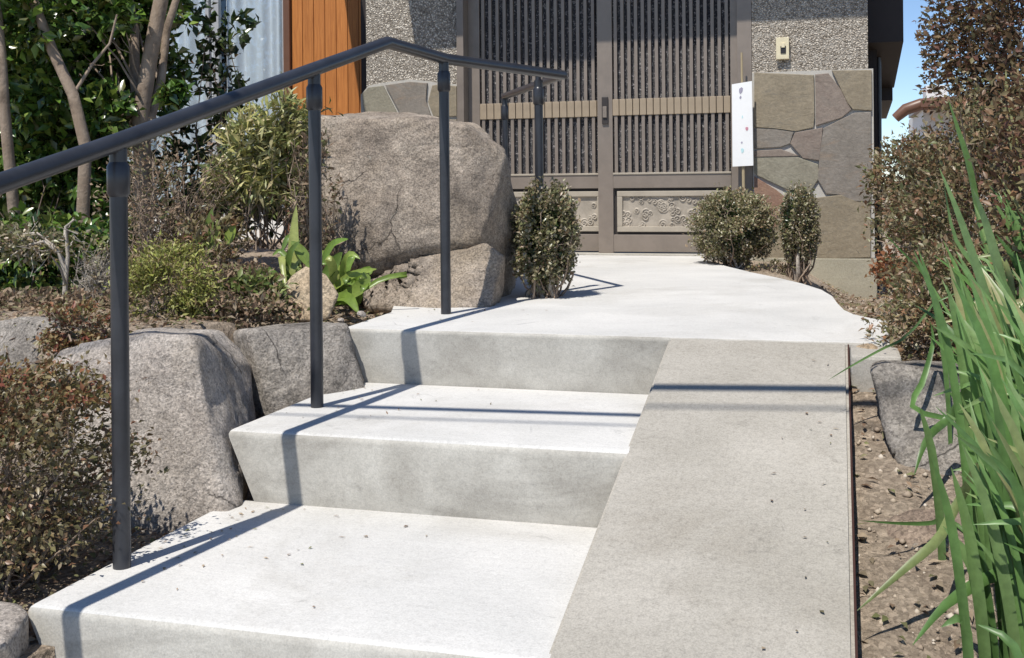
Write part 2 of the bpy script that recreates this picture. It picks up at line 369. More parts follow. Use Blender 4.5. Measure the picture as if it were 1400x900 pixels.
def twigmesh(name, paths, mat, parent=None, n=4, stuff=True):
    """paths: list of (points, r0, r1)"""
    V = []; F = []; base = 0
    for pts, r0, r1 in paths:
        pts = np.asarray(pts, float); k = len(pts); t = np.gradient(pts, axis=0); t /= np.linalg.norm(t, axis=1, keepdims=True) + 1e-9
        ref = np.tile([.31, .87, .39], (k, 1)); u = np.cross(t, ref); u /= np.linalg.norm(u, axis=1, keepdims=True) + 1e-9; v = np.cross(t, u)
        r = np.linspace(r0, r1, k)[:, None, None]; a = np.arange(n) * 2 * math.pi / n
        ring = pts[:, None] + r * (u[:, None] * np.cos(a)[None, :, None] + v[:, None] * np.sin(a)[None, :, None])
        V.append(ring.reshape(-1, 3))
        for i in range(k - 1):
            for j in range(n): F.append((base + i*n + j, base + i*n + (j+1) % n, base + (i+1)*n + (j+1) % n, base + (i+1)*n + j))
        base += k * n
    o = link(name, npmesh(name, np.concatenate(V), [np.array(F)]), mat, parent, True)
    if stuff: o['kind'] = 'stuff'
    return o
def wig(a, b, k=6, amp=.03, g=rng, sag=0.):
    a = np.array(a, float); b = np.array(b, float); t = np.linspace(0, 1, k)[:, None]; L = np.linalg.norm(b - a)
    w = np.cumsum(g.normal(size=(k, 3)), 0) * amp * L; w -= t * w[-1]; w[0] = 0
    p = a + (b - a) * t + w; p[:, 2] += sag * 4 * (t[:, 0] * (1 - t[:, 0])) * L; return p
def bush_twigs(base, tips, nmain, r, mat, parent, seed=0, sub=4, spread=.04, name='branches'):
    g = np.random.default_rng(seed); paths = []; base = np.array(base, float)
    idx = g.integers(0, len(tips), nmain)
    for i in idx:
        b = base + np.array([g.normal() * spread, g.normal() * spread, 0]); p = wig(b, tips[i], 7, .05, g); paths.append((p, r, r * .3))
        for s in range(sub):
            q = p[g.integers(2, 6)]; dd = np.linalg.norm(tips - q, axis=1); near = np.argsort(dd + g.random(len(tips)) * .15)[:20]
            paths.append((wig(q, tips[g.choice(near)], 5, .06, g), r * .4, r * .15))
    return twigmesh(name, paths, mat, parent)

# ------------------------------------------------------------------ setting: ground
def ss(a, b, x): t = np.clip((x - a) / (b - a), 0, 1); return t * t * (3 - 2 * t)
def ground_h(X, Y):
    Z = np.full_like(X, -1.08)
    # slope up to the left bed
    left = -1.06 + .6 * ss(-.6, 1.4, Y) + .02 * Y
    left = np.where(Y > 1.4, -.43 + .03 * (Y - 1.4), left)
    eg = 2.75 + .55 * ss(-1.95, -1.7, X)
    bed = -.42 + .44 * ss(0, .22, Y - eg + .03 * np.sin(X * 5))
    left = np.where(Y > 2.4, np.maximum(left, bed), left)
    left += .05 * ss(-2.2, -3.5, X) * ss(2.6, 3.4, Y)
    right = np.minimum(-.05, -.25 * (3.25 - Y) - .05)
    right = np.where(Y > 3.6, -.03 - .21 * ss(-.35, .15, X) * ss(4.2, 6.3, Y), right)
    right = np.maximum(right, -1.07) + .10 * ss(.35, .9, X) * ss(0, 2, Y)
    Z = np.where(X < -1.2, left, right)
    mid = (X > -1.42) & (X < -.02) & (Y < 3.3); Z = np.where(mid, -1.15, Z)
    under = (X > -2.3) & (X < -.75) & (Y > 3.2) & (Y < 7.2); Z = np.where(under, np.minimum(Z, -.04), Z)
    return Z
xs = np.concatenate([np.linspace(-7, -2.6, 90), np.linspace(-2.58, 1.2, 190), np.linspace(1.25, 5, 40)])
ys = np.concatenate([np.linspace(-2, 1.3, 40), np.linspace(1.32, 5, 185), np.linspace(5.05, 12, 80)])
X, Y = np.meshgrid(xs, ys); Z = ground_h(X, Y)
Zn = np.array([noise.fractal(Vector((a * 6, b * 6, 0)), 1., 2.1, 4) for a, b in zip(X.ravel(), Y.ravel())]).reshape(X.shape)
Z = Z + Zn * .012
V = np.stack([X, Y, Z], -1).reshape(-1, 3); ny, nx = X.shape; i = np.arange(ny - 1)[:, None] * nx + np.arange(nx - 1)[None, :]
F = np.stack([i, i + 1, i + nx + 1, i + nx], -1).reshape(-1, 4)
tag(link('ground', npmesh('ground', V, [F]), M_soil, None, True), kind='structure')
MB().box((-400, -400, -1.4), (400, 900, -1.12)).build('far_ground', M_soil)['kind'] = 'structure'
def gz(x, y): return float(ground_h(np.array([float(x)]), np.array([float(y)]))[0])

# ------------------------------------------------------------------ steps, ramp, landing
steps = empty('concrete_steps', (-.95, 2.5, -.35)); tag(steps, 'pale new concrete steps with wide treads beside the sloping ramp', 'steps')
def step(y0, y1, z, zb):
    x0, x1 = -1.485, -.464
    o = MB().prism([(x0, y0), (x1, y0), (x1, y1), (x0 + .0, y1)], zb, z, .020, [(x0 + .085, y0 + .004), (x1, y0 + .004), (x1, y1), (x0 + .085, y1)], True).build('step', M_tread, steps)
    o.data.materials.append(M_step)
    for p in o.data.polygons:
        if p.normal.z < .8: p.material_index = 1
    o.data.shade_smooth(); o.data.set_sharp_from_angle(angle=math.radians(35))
    return o
for y0, y1, z in ((2.535, 3.262, -.165), (1.80, 2.56, -.343), (1.08, 1.83, -.53), (.36, 1.11, -.71), (-.36, .39, -.89)):
    step(y0, y1, z, z - .20)
land = [(-1.5, 3.25), (.135, 3.25), (.145, 3.80), (.09, 3.86), (.03, 3.95), (.0, 4.08), (-.01, 4.3), (-.03, 4.57), (-.075, 4.84), (-.16, 5.12), (-.28, 5.42), (-.42, 5.72), (-.58, 6.12), (-.72, 6.5), (-.80, 6.95),
        (-2.45, 6.95), (-2.35, 5.6), (-1.95, 4.7), (-1.62, 4.0), (-1.5, 3.7)]
low = [(-1.40, 3.262)] + [(x, y + (.012 if k == 1 else 0)) for k, (x, y) in enumerate(land)][1:]
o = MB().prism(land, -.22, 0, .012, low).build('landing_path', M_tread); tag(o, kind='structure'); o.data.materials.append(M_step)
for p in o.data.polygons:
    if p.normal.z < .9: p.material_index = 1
# ramp slab: a straight slope
def slope(y): return -.236 * (3.246 - y) - .003
bm = MB(); y0, y1 = -.9, 3.246
vs = [bm.bm.verts.new(p) for p in ((-.473, y0, slope(y0)), (.018, y0, slope(y0)), (.018, y1, slope(y1)), (-.473, y1, slope(y1)), (-.473, y0, slope(y0) - .3), (.018, y0, slope(y0) - .3), (.018, y1, slope(y1) - .3), (-.473, y1, slope(y1) - .3))]
for f in ((0,1,2,3),(7,6,5,4),(0,4,5,1),(1,5,6,2),(2,6,7,3),(3,7,4,0)): bm.bm.faces.new([vs[k] for k in f])
bm.bm.edges.ensure_lookup_table()
bmesh.ops.bevel(bm.bm, geom=[e for e in bm.bm.edges if all(v.index < 0 or True for v in e.verts) and abs(e.verts[0].co.x - e.verts[1].co.x) < 1e-6 and min(abs(v.co.z - slope(v.co.y)) for v in e.verts) < 1e-4 and max(abs(v.co.z - slope(v.co.y)) for v in e.verts) < 1e-4], offset=.007, segments=2, affect='EDGES')
ramp = bm.build('concrete_ramp', M_ramp); tag(ramp, 'long grey brushed concrete ramp sloping down beside the steps', 'ramp')
st = MB()
a = [(.0182, y0, slope(y0)), (.0222, y0, slope(y0)), (.0222, y1, slope(y1)), (.0182, y1, slope(y1))]
v1 = [st.bm.verts.new((p[0], p[1], p[2] - .001)) for p in a]; v2 = [st.bm.verts.new((p[0], p[1], p[2] - .2)) for p in a]
st.bm.faces.new(v1); st.bm.faces.new(v2[::-1])
for k in range(4): st.bm.faces.new((v1[k], v2[k], v2[(k+1) % 4], v1[(k+1) % 4]))
st.build('edge_strip', M_rust, ramp)
MB().box((-400, -400, -1.13), (400, -.9, -1.075)).build('road', M_old)['kind'] = 'structure'

# ------------------------------------------------------------------ handrail
hr = empty('handrail', (-1.43, 2.03, -.35)); tag(hr, 'dark blue-grey tubular metal handrail running up the left of the steps', 'handrail')
def railz(y): return .536 + .2775 * (y - 2.02)
RR = .0195
corner = Vector((-1.355, 3.30, railz(3.30)))
endp = at(770, 104, z=.875); endp.z = .878
ret = at(690, 130, Y=5.25); ret.z = .872
lowp = Vector((-1.545, .9, railz(.9)))
top3 = Vector((-1.305, 3.70, .88))
MB().tube([lowp, Vector((-1.432, 2.02, railz(2.02))), Vector((-1.385, 2.84, railz(2.84))), corner, top3, endp], RR, 16).build('top_rail', M_steel, hr, True)
MB().tube([endp, ret], RR * .85, 14).build('return_rail', M_steel, hr, True)
def post(x, y, z0, z1, r=.0175):
    o = MB().tube([(x, y, z0), (x, y, z1 - .015)], r, 16).build('post', M_steel, hr, True)
    MB().tube([(x, y, z1 - .115), (x, y, z1 - .108), (x, y, z1 - .052), (x, y, z1 - .043)], [r * 1.0, r * 1.28, r * 1.28, r * 1.0], 16).build('collar', M_steel, o, True)
    MB().tube([(x, y, z1 - .06), (x, y, z1 + .0)], r * .62, 12).build('spigot', M_steel, o, True)
    return o
post(-1.434, 2.03, -.36, railz(2.03), .0185); post(-1.387, 2.85, -.18, railz(2.85)); post(-1.306, 3.69, -.01, .88)
p4 = at(736, 105, Y=4.42); post(p4.x, p4.y, -.01, .878); post(ret.x, ret.y, -.01, ret.z, .014); post(-1.515, 1.2, -1.1, railz(1.2), .0185)

# ------------------------------------------------------------------ gate wall
YL, YR, YS = 7.045, 6.99, 6.93
gw = empty('gate_wall_right', (-.1, YS, 0)); 
def P2(pts, Yp, ox, oy, s):
    return [(lambda q: (q.x, q.z))(at(ox + a / s, oy + b / s, Y=Yp)) for a, b in pts]
tag(gw, 'pebble-dash wall on slate cladding with the cream doorbell, right of the gate', 'wall'); gw.name = 'gate_wall'
xr0, xr1 = -.497, .168
MB().box((xr0, YS + .02, 1.105), (xr1, YS + .35, 2.72)).build('pebble_dash_panel', M_stucco, gw)
MB().box((xr0, YS + .008, .0), (.196, YS + .36, 1.104)).build('mortar_bed', M_mortar, gw)
MB().box((xr0, YS - .012, -.34), (.207, YS + .37, -.004), .006).build('plinth', M_plinth, gw)
tiles = [
 ('olive', [(250,278),(525,290),(528,485),(524,532),(440,550),(350,536),(250,531)], 0),
 ('purple', [(538,287),(600,281),(655,360),(702,448),(658,486),(541,524)], 0),
 ('olive', [(617,268),(808,266),(808,452),(716,446),(692,418)], 0),
 ('grey', [(250,542),(350,547),(430,560),(412,608),(370,625),(250,632)], 0),
 ('red_grey', [(442,562),(568,538),(552,688),(480,678),(420,614)], 0),
 ('grey', [(578,540),(717,468),(796,464),(796,882),(712,882),(660,846),(590,846),(550,778),(560,650)], 0),
 ('green', [(250,678),(440,674),(546,712),(550,770),(500,850),(400,826),(262,758),(250,750)], 0),
 ('purple', [(250,648),(370,640),(455,664),(440,668),(250,672)], 0),
 ('red', [(345,44),(460,116),(508,160),(545,222),(535,270),(500,300),(345,305)], 1),
 ('olive', [(640,158),(786,140),(868,180),(935,183),(935,455),(668,462),(655,300)], 1),
 ('olive', [(345,315),(500,308),(545,276),(640,290),(655,462),(345,462)], 1),
 ('green', [(520,165),(628,160),(645,280),(560,265)], 1),
]
for kx, pts, w_ in tiles:
    q = P2(pts, YS, 960, 20, 3.461) if w_ == 0 else P2(pts, YS, 940, 230, 3.75)
    q = [(a + (-.004 if a < sum(t[0] for t in q) / len(q) else .004), b + (-.004 if b < sum(t[1] for t in q) / len(q) else .004)) for a, b in q]
    q = [(max(xr0 + .004, min(.187, a)), b) for a, b in q]
    q = [p for i_, p in enumerate(q) if (Vector(p) - Vector(q[i_ - 1])).length > .004]
    MB().plate(q, YS - .006 - random.random() * .008, YS + .03, .004).build('stone', SL['purple' if kx == 'red_grey' else kx], gw)
# doorbell
db = empty('doorbell', (-.324, YS, 1.25)); tag(db, 'cream doorbell plate with dark square button on the pebble-dash wall', 'doorbell')
a = at(1061, 52, Y=YS); b = at(1079, 81, Y=YS)
MB().box((a.x, YS - .012, b.z), (b.x, YS + .03, a.z), .003).build('plate', M_ivory, db)
MB().box((a.x + .026, YS - .016, b.z + .034), (b.x - .018, YS + .0, b.z + .078)).build('button_recess', M_black, db)
MB().box((a.x + .031, YS - .021, b.z + .068), (b.x - .024, YS - .01, b.z + .096), .002).build('button', M_ivory, db)
# left wall
gl_ = empty('gate_wall', (-2.7, 6.97, 0)); tag(gl_, 'pebble-dash wall with curved slate stones at its foot, left of the gate', 'wall')
YW = 6.97
MB().box((-3.02, YW + .02, .0), (-2.372, YW + .35, 2.72)).build('pebble_dash_panel', M_stucco, gl_)
q = P2([(52,530),(98,478),(185,462),(325,444),(440,456),(500,468),(608,470)], YW, 480, 0, 4.09)
q = [(max(-3.075, a_), b_) for a_, b_ in q]
MB().plate([(q[0][0], .0), (q[-1][0], .0)] + q[::-1], YW + .006, YW + .10).build('mortar_bed', M_mortar, gl_)
for kx, pts in (('green', [(64,525),(100,490),(180,480),(270,655),(78,655)]), ('grey', [(194,477),(330,458),(428,466),(418,560),(450,655),(288,655)]), ('olive', [(456,478),(490,474),(604,482),(604,650),(464,655),(432,570)]),
                ('grey', [(78,668),(330,668),(330,900),(78,900)]), ('olive', [(345,668),(604,668),(604,900),(345,900)])):
    q = P2(pts, YW, 480, 0, 4.09); q = [(min(a_, -2.378), b_) for a_, b_ in q]
    MB().plate(q, YW - .008 - random.random() * .006, YW + .05, .004).build('stone', SL[kx], gl_)

# ------------------------------------------------------------------ gate
gate = empty('sliding_gate', (-1.42, 7.0, 0)); tag(gate, 'brown double sliding lattice gate with frosted glass and carved lower panels', 'gate')
ZT = 2.4
MB().box((-2.372, 6.95, .0), (-2.325, 7.12, ZT), .003).build('jamb', M_bronze, gate)
MB().box((-.585, 6.945, .0), (-.4985, 7.12, ZT), .003).build('jamb', M_bronze, gate)
MB().box((-2.372, 6.94, -.03), (-.4985, 7.14, .012), .003).build('threshold', M_old, gate)
MB().box((-2.372, 6.95, ZT), (-.4985, 7.14, ZT + .12)).build('lintel', M_bronze, gate)
relief_cache = {}
def leaf_door(x0, x1, y, meet_right):
    lf = empty('gate_leaf'); lf.parent = gate; lf.location = (0, 0, 0); lf['label'] = 'right leaf of the gate, set in front' if not meet_right else 'left leaf of the gate, set behind'
    off = -gate.location
    def bld(mb, n, mt, sm=False):
        o = mb.build(n, mt, None, sm); o.parent = lf; o.location = off; return o
    sw = .096 if not meet_right else .078
    bld(MB().box((x0, y, .012), (x0 + sw, y + .035, ZT), .003), 'stile', M_bronze)
    bld(MB().box((x1 - .045, y + .001, .012), (x1, y + .035, ZT), .003), 'stile', M_bronze)
    a0, a1 = x0 + sw, x1 - .045
    bld(MB().box((a0, y + .002, .02), (a1, y + .034, .128), .003), 'bottom_rail', M_bronze)
    bld(MB().box((a0, y - .002, .418), (a1, y + .034, .512), .003), 'lock_rail', M_bronze)
    bld(MB().box((a0, y - .008, .503), (a1, y + .0, .515), .002), 'rail_moulding', M_cream)
    bld(MB().box((a0, y + .026, .512), (a1, y + .03, ZT)), 'glass_pane', M_rain)
    bld(MB().box((a0, y + .012, .868), (a1, y + .025, .978), .002), 'mid_rail', M_bronzed)
    n = 17; pitch = (a1 - a0) / n
    sm_ = bl_ = None
    for k in range(n):
        cxk = a0 + (k + .5) * pitch
        for nm in ('slat', 'rail_block'):
            if nm == 'slat':
                if sm_ is None:
                    sm_ = bld(MB().box((-.0105, y + .0, .512), (.0105, y + .024, ZT), .002), 'slat', M_bronze); o = sm_
                else:
                    o = sm_.copy(); COL.objects.link(o)
            else:
                if bl_ is None:
                    bl_ = bld(MB().box((-pitch * .455, y - .006, .872), (pitch * .455, y + .014, .974), .003), 'rail_block', M_rail); o = bl_
                else:
                    o = bl_.copy(); COL.objects.link(o)
            o.parent = lf; o.location = (off[0] + cxk, off[1], off[2])
    # recessed carved panel
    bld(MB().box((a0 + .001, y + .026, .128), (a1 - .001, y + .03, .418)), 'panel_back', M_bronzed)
    f = MB(); e = .022; i0, i1, j0, j1 = a0 + e, a1 - e, .145, .400; wd = .034
    f.box((i0, y + .006, j0), (i1, y + .026, j0 + wd), .004); f.box((i0, y + .006, j1 - wd), (i1, y + .026, j1), .004)
    f.box((i0, y + .007, j0 + wd), (i0 + wd, y + .026, j1 - wd), .004); f.box((i1 - wd, y + .007, j0 + wd), (i1, y + .026, j1 - wd), .004)
    bld(f, 'panel_frame', M_cream)
    W_, H_ = i1 - i0 - 2 * wd, j1 - j0 - 2 * wd; nxg, nzg = 230, 62
    gx, gzz = np.meshgrid(np.linspace(0, W_, nxg), np.linspace(0, H_, nzg))
    hgt = np.zeros_like(gx); g2 = np.random.default_rng(3 if meet_right else 5)
    for c_ in range(60):   # scrolls: small spirals side by side
        px_, pz_ = g2.random() * W_, g2.random() * H_; r_ = .018 + g2.random() * .016
        d_ = np.hypot(gx - px_, gzz - pz_); an = np.arctan2(gzz - pz_, gx - px_) * g2.choice([-1, 1])
        hgt = np.maximum(hgt, np.where(d_ < r_, np.cos(d_ * 420 + an) * .5 + .5, 0) * np.clip((r_ - d_) / r_ * 3, 0, 1))
    V = np.stack([gx + i0 + wd, np.full_like(gx, y + .022) - hgt * .009, gzz + j0 + wd], -1).reshape(-1, 3)
    i_ = np.arange(nzg - 1)[:, None] * nxg + np.arange(nxg - 1)[None, :]; Fq = np.stack([i_, i_ + 1, i_ + nxg + 1, i_ + nxg], -1).reshape(-1, 4)
    o = link('carved_panel', npmesh('carved_panel', V, [Fq]), M_relief, None, True); o.parent = lf; o.location = off
    return lf
leaf_door(-2.325, -1.375, YL, True)
lf = leaf_door(-1.455, -.585, YR, False)
o = MB().box((-1.425, YR - .012, .82), (-1.385, YR + .0, .99), .003).build('lock_plate', M_bronzed, lf); o.location = -gate.location
o = MB().box((-1.418, YR - .022, .86), (-1.392, YR - .01, .93), .003).build('pull', M_bronze, lf); o.location = -gate.location
gr_ = empty('gate_roof', (-1.2, 6.9, 2.7)); tag(gr_, 'tiled roof of the gate, out of frame above, shading its upper slats', 'roof')
MB().box((-2.87, 6.27, 2.665), (.55, 8.0, 2.72)).build('soffit', M_house, gr_)
rb = MB(); rb.plate([(-2.87, 2.72), (.55, 2.72), (.55, 2.80), (-2.87, 2.80)], 6.27, 8.0); rb.build('roof_slab', M_tile, gr_)

# ------------------------------------------------------------------ sign on stick
sg = empty('paper_sign', (-.555, 6.86, 0)); tag(sg, 'tall narrow white paper notice on a thin bamboo stick by the gate', 'sign')
MB().tube([(-.545, 6.875, -.03), (-.548, 6.872, .5), (-.552, 6.868, 1.22)], [.010, .009, .006], 8).build('stick', M_bamboo, sg, True)
a = at(1000.5, 113, Y=6.855); b = at(1028.5, 226, Y=6.855)
q = [(lambda v: (v.x, v.z))(at(x_, y_, Y=6.855)) for x_, y_ in ((1001.5, 228), (1030, 226.5), (1028, 111), (1000.5, 115.5))]
MB().plate(q, 6.853, 6.858).build('paper', M_paper, sg)
def blob(cx_, cy_, rx, ry, mt, seed, name='mark'):
    g = random.Random(seed); pts = []
    for k in range(10):
        t = k / 10 * 2 * math.pi; r = .7 + g.random() * .5; v = at(cx_ + rx * math.cos(t) * r, cy_ - ry * math.sin(t) * r, Y=6.852); pts.append((v.x, v.z))
    MB().plate(pts, 6.8515, 6.8528).build(name, mt, sg)
blob(1013, 124, 3, 4.5, M_mark, 1); blob(1012.5, 133, 1.6, 2.2, M_mark, 4); blob(1021, 176, 1.8, 3, M_markr, 2); blob(1015, 206, 2.6, 3.4, M_markt, 3); blob(1014, 195, 1.2, 1.5, M_mark, 6); blob(1015, 160, 1, 2.5, M_markt, 7)

# ------------------------------------------------------------------ house behind left
hs = empty('house', (-4.2, 7.4, 0)); tag(hs, 'house with orange cedar boards and a curtained window, behind the shrubs', 'house')
YH = 7.3
x = -3.725
while x < -3.13:
    MB().box((x, YH, -.1), (x + .083, YH + .02, 2.7), .003).build('board', M_cedar, hs); x += .0865
MB().box((-3.14, YH - .12, -.1), (-3.03, YH + .1, 2.7)).build('corner_post', M_house, hs)
MB().box((-3.73, YH + .021, -.1), (-3.02, YH + .1, 2.7)).build('backing', M_house, hs)
MB().box((-3.775, YH - .03, -.1), (-3.728, YH + .06, 2.7)).build('window_jamb', M_tile, hs)
wn = None
for x0_, x1_ in ((-4.36, -3.78), (-5.0, -4.40), (-5.7, -5.04)):
    fmb = MB(); z0_, z1_ = .25, 2.2
    fmb.box((x0_, YH + .02, z0_), (x0_ + .04, YH + .06, z1_), .003); fmb.box((x1_ - .03, YH + .02, z0_), (x1_, YH + .06, z1_), .003)
    fmb.box((x0_ + .04, YH + .021, z0_), (x1_ - .03, YH + .059, z0_ + .05)); fmb.box((x0_ + .04, YH + .021, z1_ - .05), (x1_ - .03, YH + .059, z1_))
    wn = fmb.build('window', M_alu, hs)
    o = MB().box((x0_ + .04, YH + .036, z0_ + .05), (x1_ - .03, YH + .040, z1_ - .05)).build('pane', M_glass, wn)
    # curtain
    n_ = 90; cxx = np.linspace(x0_ + .02, x1_ - .01, n_); yy = YH + .14 + .020 * np.sin(cxx * 78 + 2.2 * np.sin(cxx * 13)) + .014 * np.sin(cxx * 33 + 1)
    zz = np.array([z0_, z1_]); V = np.stack([np.repeat(cxx, 2), np.repeat(yy, 2), np.tile(zz, n_)], -1)
    k_ = np.arange(n_ - 1)[:, None] * 2; Fq = k_ + np.array([0, 2, 3, 1]); Fq = Fq[:, [0, 1, 2, 3]]
    link('curtain', npmesh('curtain', V, [np.stack([k_[:, 0], k_[:, 0] + 2, k_[:, 0] + 3, k_[:, 0] + 1], -1)]), M_curtain, hs, True)
MB().box((-5.75, YH, -.1), (-3.775, YH + .1, .25)).build('wall', M_white, hs)
MB().box((-9, YH, -.1), (-5.75, YH + .1, 3.0)).build('wall', M_house, hs)
MB().box((-5.75, YH + .5, -.1), (-3.7, YH + .55, 2.7)).build('room_wall', M_house, hs)
MB().box((-3.44, 5.9, 2.58), (-3.28, 7.3, 2.70)).build('shadow_board', M_house, hs)  # added board above the frame, sized to cast the diagonal shadow on the cedar
MB().box((-9, 7.02, 2.7), (-3.44, 8.5, 2.8)).build('eave', M_house, hs)
# dark flank of the building behind the wall and its eave
fl = empty('outbuilding', (.2, 8.2, 0)); tag(fl, 'dark timber building with a sloping eave seen just past the slate wall', 'building')
bm = MB(); prof = [(7.32, 1.10), (7.32, 2.4), (9.75, 1.75), (9.75, .98)]
for x0_, x1_, pr in ((.17, .385, [(7.32, 1.30), (7.32, 2.0), (8.6, 1.55), (8.6, 1.12)]), (.17, .375, [(8.6, 1.03), (8.6, 1.40), (9.75, 1.22), (9.75, .96)])):
    f = [bm.bm.verts.new((x0_, a_, b_)) for a_, b_ in pr]; b = [bm.bm.verts.new((x1_, a_, b_)) for a_, b_ in pr]
    bm.bm.faces.new(f); bm.bm.faces.new(b[::-1])
    for k in range(4): bm.bm.faces.new((f[k], b[k], b[(k+1) % 4], f[(k+1) % 4]))
bm.build('eave', M_house, fl)
MB().box((-.3, 7.5, -.3), (.235, 9.6, 1.5)).build('wall', M_house, fl)
MB().tube([(.252, 7.7, 1.3), (.25, 7.7, -.2)], .016, 10).build('shade_strip', M_steel, fl, True)  # dark tube standing in for a shaded strip of wall, shade put into its colour

# ------------------------------------------------------------------ neighbour's white house far right
nb = empty('house', (2, 16, -1)); tag(nb, 'white neighbouring house glimpsed through the hedge under a brown tiled roof', 'house')
p0 = at(1262, 168, Y=15); p1 = at(1400, 118, Y=15)
MB().box((p0.x, 15, -1.1), (p1.x + 2, 18, at(1300, 146, Y=15).z)).build('wall', M_white, nb)
c0 = at(1266, 117, Y=15.6); MB().box((c0.x, 15.6, c0.z - .7), (c0.x + .26, 16.2, c0.z)).build('chimney', M_white, nb)
rp = [at(1224, 162, Y=14.6), at(1238, 150, Y=14.6), at(1258, 143, Y=14.6), at(1300, 141, Y=14.6), at(1420, 128, Y=14.6)]
MB().tube(rp, [.06, .075, .075, .08, .08], 10).build('ridge', M_tile, nb, True)
bmx = MB(); zz_ = at(1300, 146, Y=14.6).z; bmx.plate([(rp[2].x, zz_), (rp[4].x, zz_), (rp[4].x, zz_ + .08), (rp[2].x, zz_ + .08)], 14.5, 17); bmx.build('roof', M_tile, nb)

# ------------------------------------------------------------------ overhead cables (they cast the thin shadow lines)
def cable(h, r, dy, label):
    k = h / .88; pts = []
    for xx in np.linspace(-9, 9, 13):
        yy = 2.93 + (xx + .5) * .087 + dy; pts.append((xx - .133 * k, yy - .476 * k, -.13 + h))
    tag(MB().tube(pts, r, 8).build('overhead_cable', M_cable, None, True), label, 'cable')
cable(2.7, .021, 0., 'thick overhead cable above the steps, out of frame, casting the dark line')
cable(4.6, .008, -.13, 'thin overhead cable above the ramp, out of frame, casting the faint line')

# ------------------------------------------------------------------ rocks
def A(lst): return [tuple(at(x_, y_, Y=Y_)) for x_, y_, Y_ in lst]
o = rock('boulder', A([(398,160,4.10),(445,160,4.05),(560,162,4.05),(632,170,4.05),(692,210,4.18),(700,240,4.25),(712,300,4.42),(700,408,4.42),(655,330,4.02),(600,331,3.97),(480,362,3.97),(430,300,3.98),(405,300,4.05),(430,400,4.25),(520,428,4.25),(670,425,4.2),
     (398,160,4.95),(560,156,5.05),(655,172,5.0),(700,405,4.9),(400,405,4.9)]), M_gran, 1, .014, .015, sm=0, low=.6)
tag(o, 'huge brown-grey granite boulder beside the steps behind the handrail', 'boulder')
o = rock('boulder', A([(505,420,3.93),(500,392,3.98),(560,362,3.98),(620,345,3.98),(665,330,4.0),(690,350,4.05),(672,420,3.92),(600,428,3.86),(510,385,4.3),(680,360,4.3),(600,340,4.3),(680,425,4.2),(560,430,4.0),(520,432,4.2)]), M_gran, 4, .012, .016)
tag(o, 'lower sloping granite rock in front of the huge boulder at landing edge', 'boulder')
o = rock('boulder', A([(80,478,2.62),(120,468,2.6),(200,455,2.58),(262,464,2.54),(332,694,2.50),(312,708,2.44),(345,500,3.0),(350,560,2.96),(342,640,2.82),(175,760,2.38),(100,740,2.42),(40,720,2.5),(60,520,2.55),(300,452,2.95),(322,560,2.9),(332,690,2.78),(90,470,3.0),(200,448,3.0)]), M_gran2, 2, .012, .012, sm=0, low=.7)
tag(o, 'large pale pink granite retaining boulder left of the second step', 'boulder')
o = rock('boulder', A([(338,452,2.98),(400,446,3.12),(472,447,3.18),(500,536,3.16),(440,562,3.0),(372,580,2.95),(345,590,3.02),(322,470,3.12),(350,448,3.4),(470,443,3.5),(495,520,3.5),(345,600,3.3),(318,452,3.2)]), M_gran3, 3, .012, .012, sm=0, low=.8)
tag(o, 'grey granite retaining boulder wedged beside the third step, partly shaded', 'boulder')
o = rock('boulder', A([(-60,445,2.95),(20,438,2.95),(82,440,2.95),(76,475,2.9),(40,520,2.85),(-60,540,2.85),(-60,445,3.4),(85,438,3.4),(80,500,3.3)]), M_gran3, 6, .013, .015)
tag(o, 'dark shaded rock with pale flat top at left edge of the bed', 'boulder')
o = rock('boulder', A([(-60,825,1.78),(20,826,1.80),(38,838,1.78),(5,880,1.66),(-60,930,1.6),(40,930,1.80),(-60,980,1.7),(50,1000,1.85),(35,832,2.0),(-60,815,2.0)]), M_gran2, 8, .01, .010, sm=0)
tag(o, 'pale sloping concrete-grey stone at bottom left corner below the azalea', 'stone')
o = rock('garden_stone', A([(384,400,3.44),(400,376,3.46),(418,363,3.48),(444,376,3.46),(460,405,3.44),(448,436,3.42),(408,440,3.42),(386,420,3.43),(395,385,3.53),(418,367,3.54),(452,395,3.53),(440,436,3.55),(400,436,3.54)]), M_tan, 9, .006, .006, sm=1)
tag(o, 'small tan five-sided stone standing upright among the broad leaves', 'stone')
for k_, (px_, py_, r_) in enumerate(((492, 430, .018), (466, 437, .014), (372, 437, .016), (340, 438, .014))):
    c_ = at(px_, py_, Y=3.42); g_ = random.Random(k_)
    o = rock('pebble', [(c_.x + g_.uniform(-1, 1) * r_ * 1.5, c_.y + g_.uniform(-1, 1) * r_, c_.z + g_.uniform(-.6, .6) * r_) for _ in range(14)], M_gran2, k_, .004, .002, sm=1)
    tag(o, ['pale pebble at the top corner of the third riser', 'pale pebble just right of the tan stone', 'pale pebble just left of the tan stone', 'leftmost pale pebble on the bed edge'][k_], 'pebble')
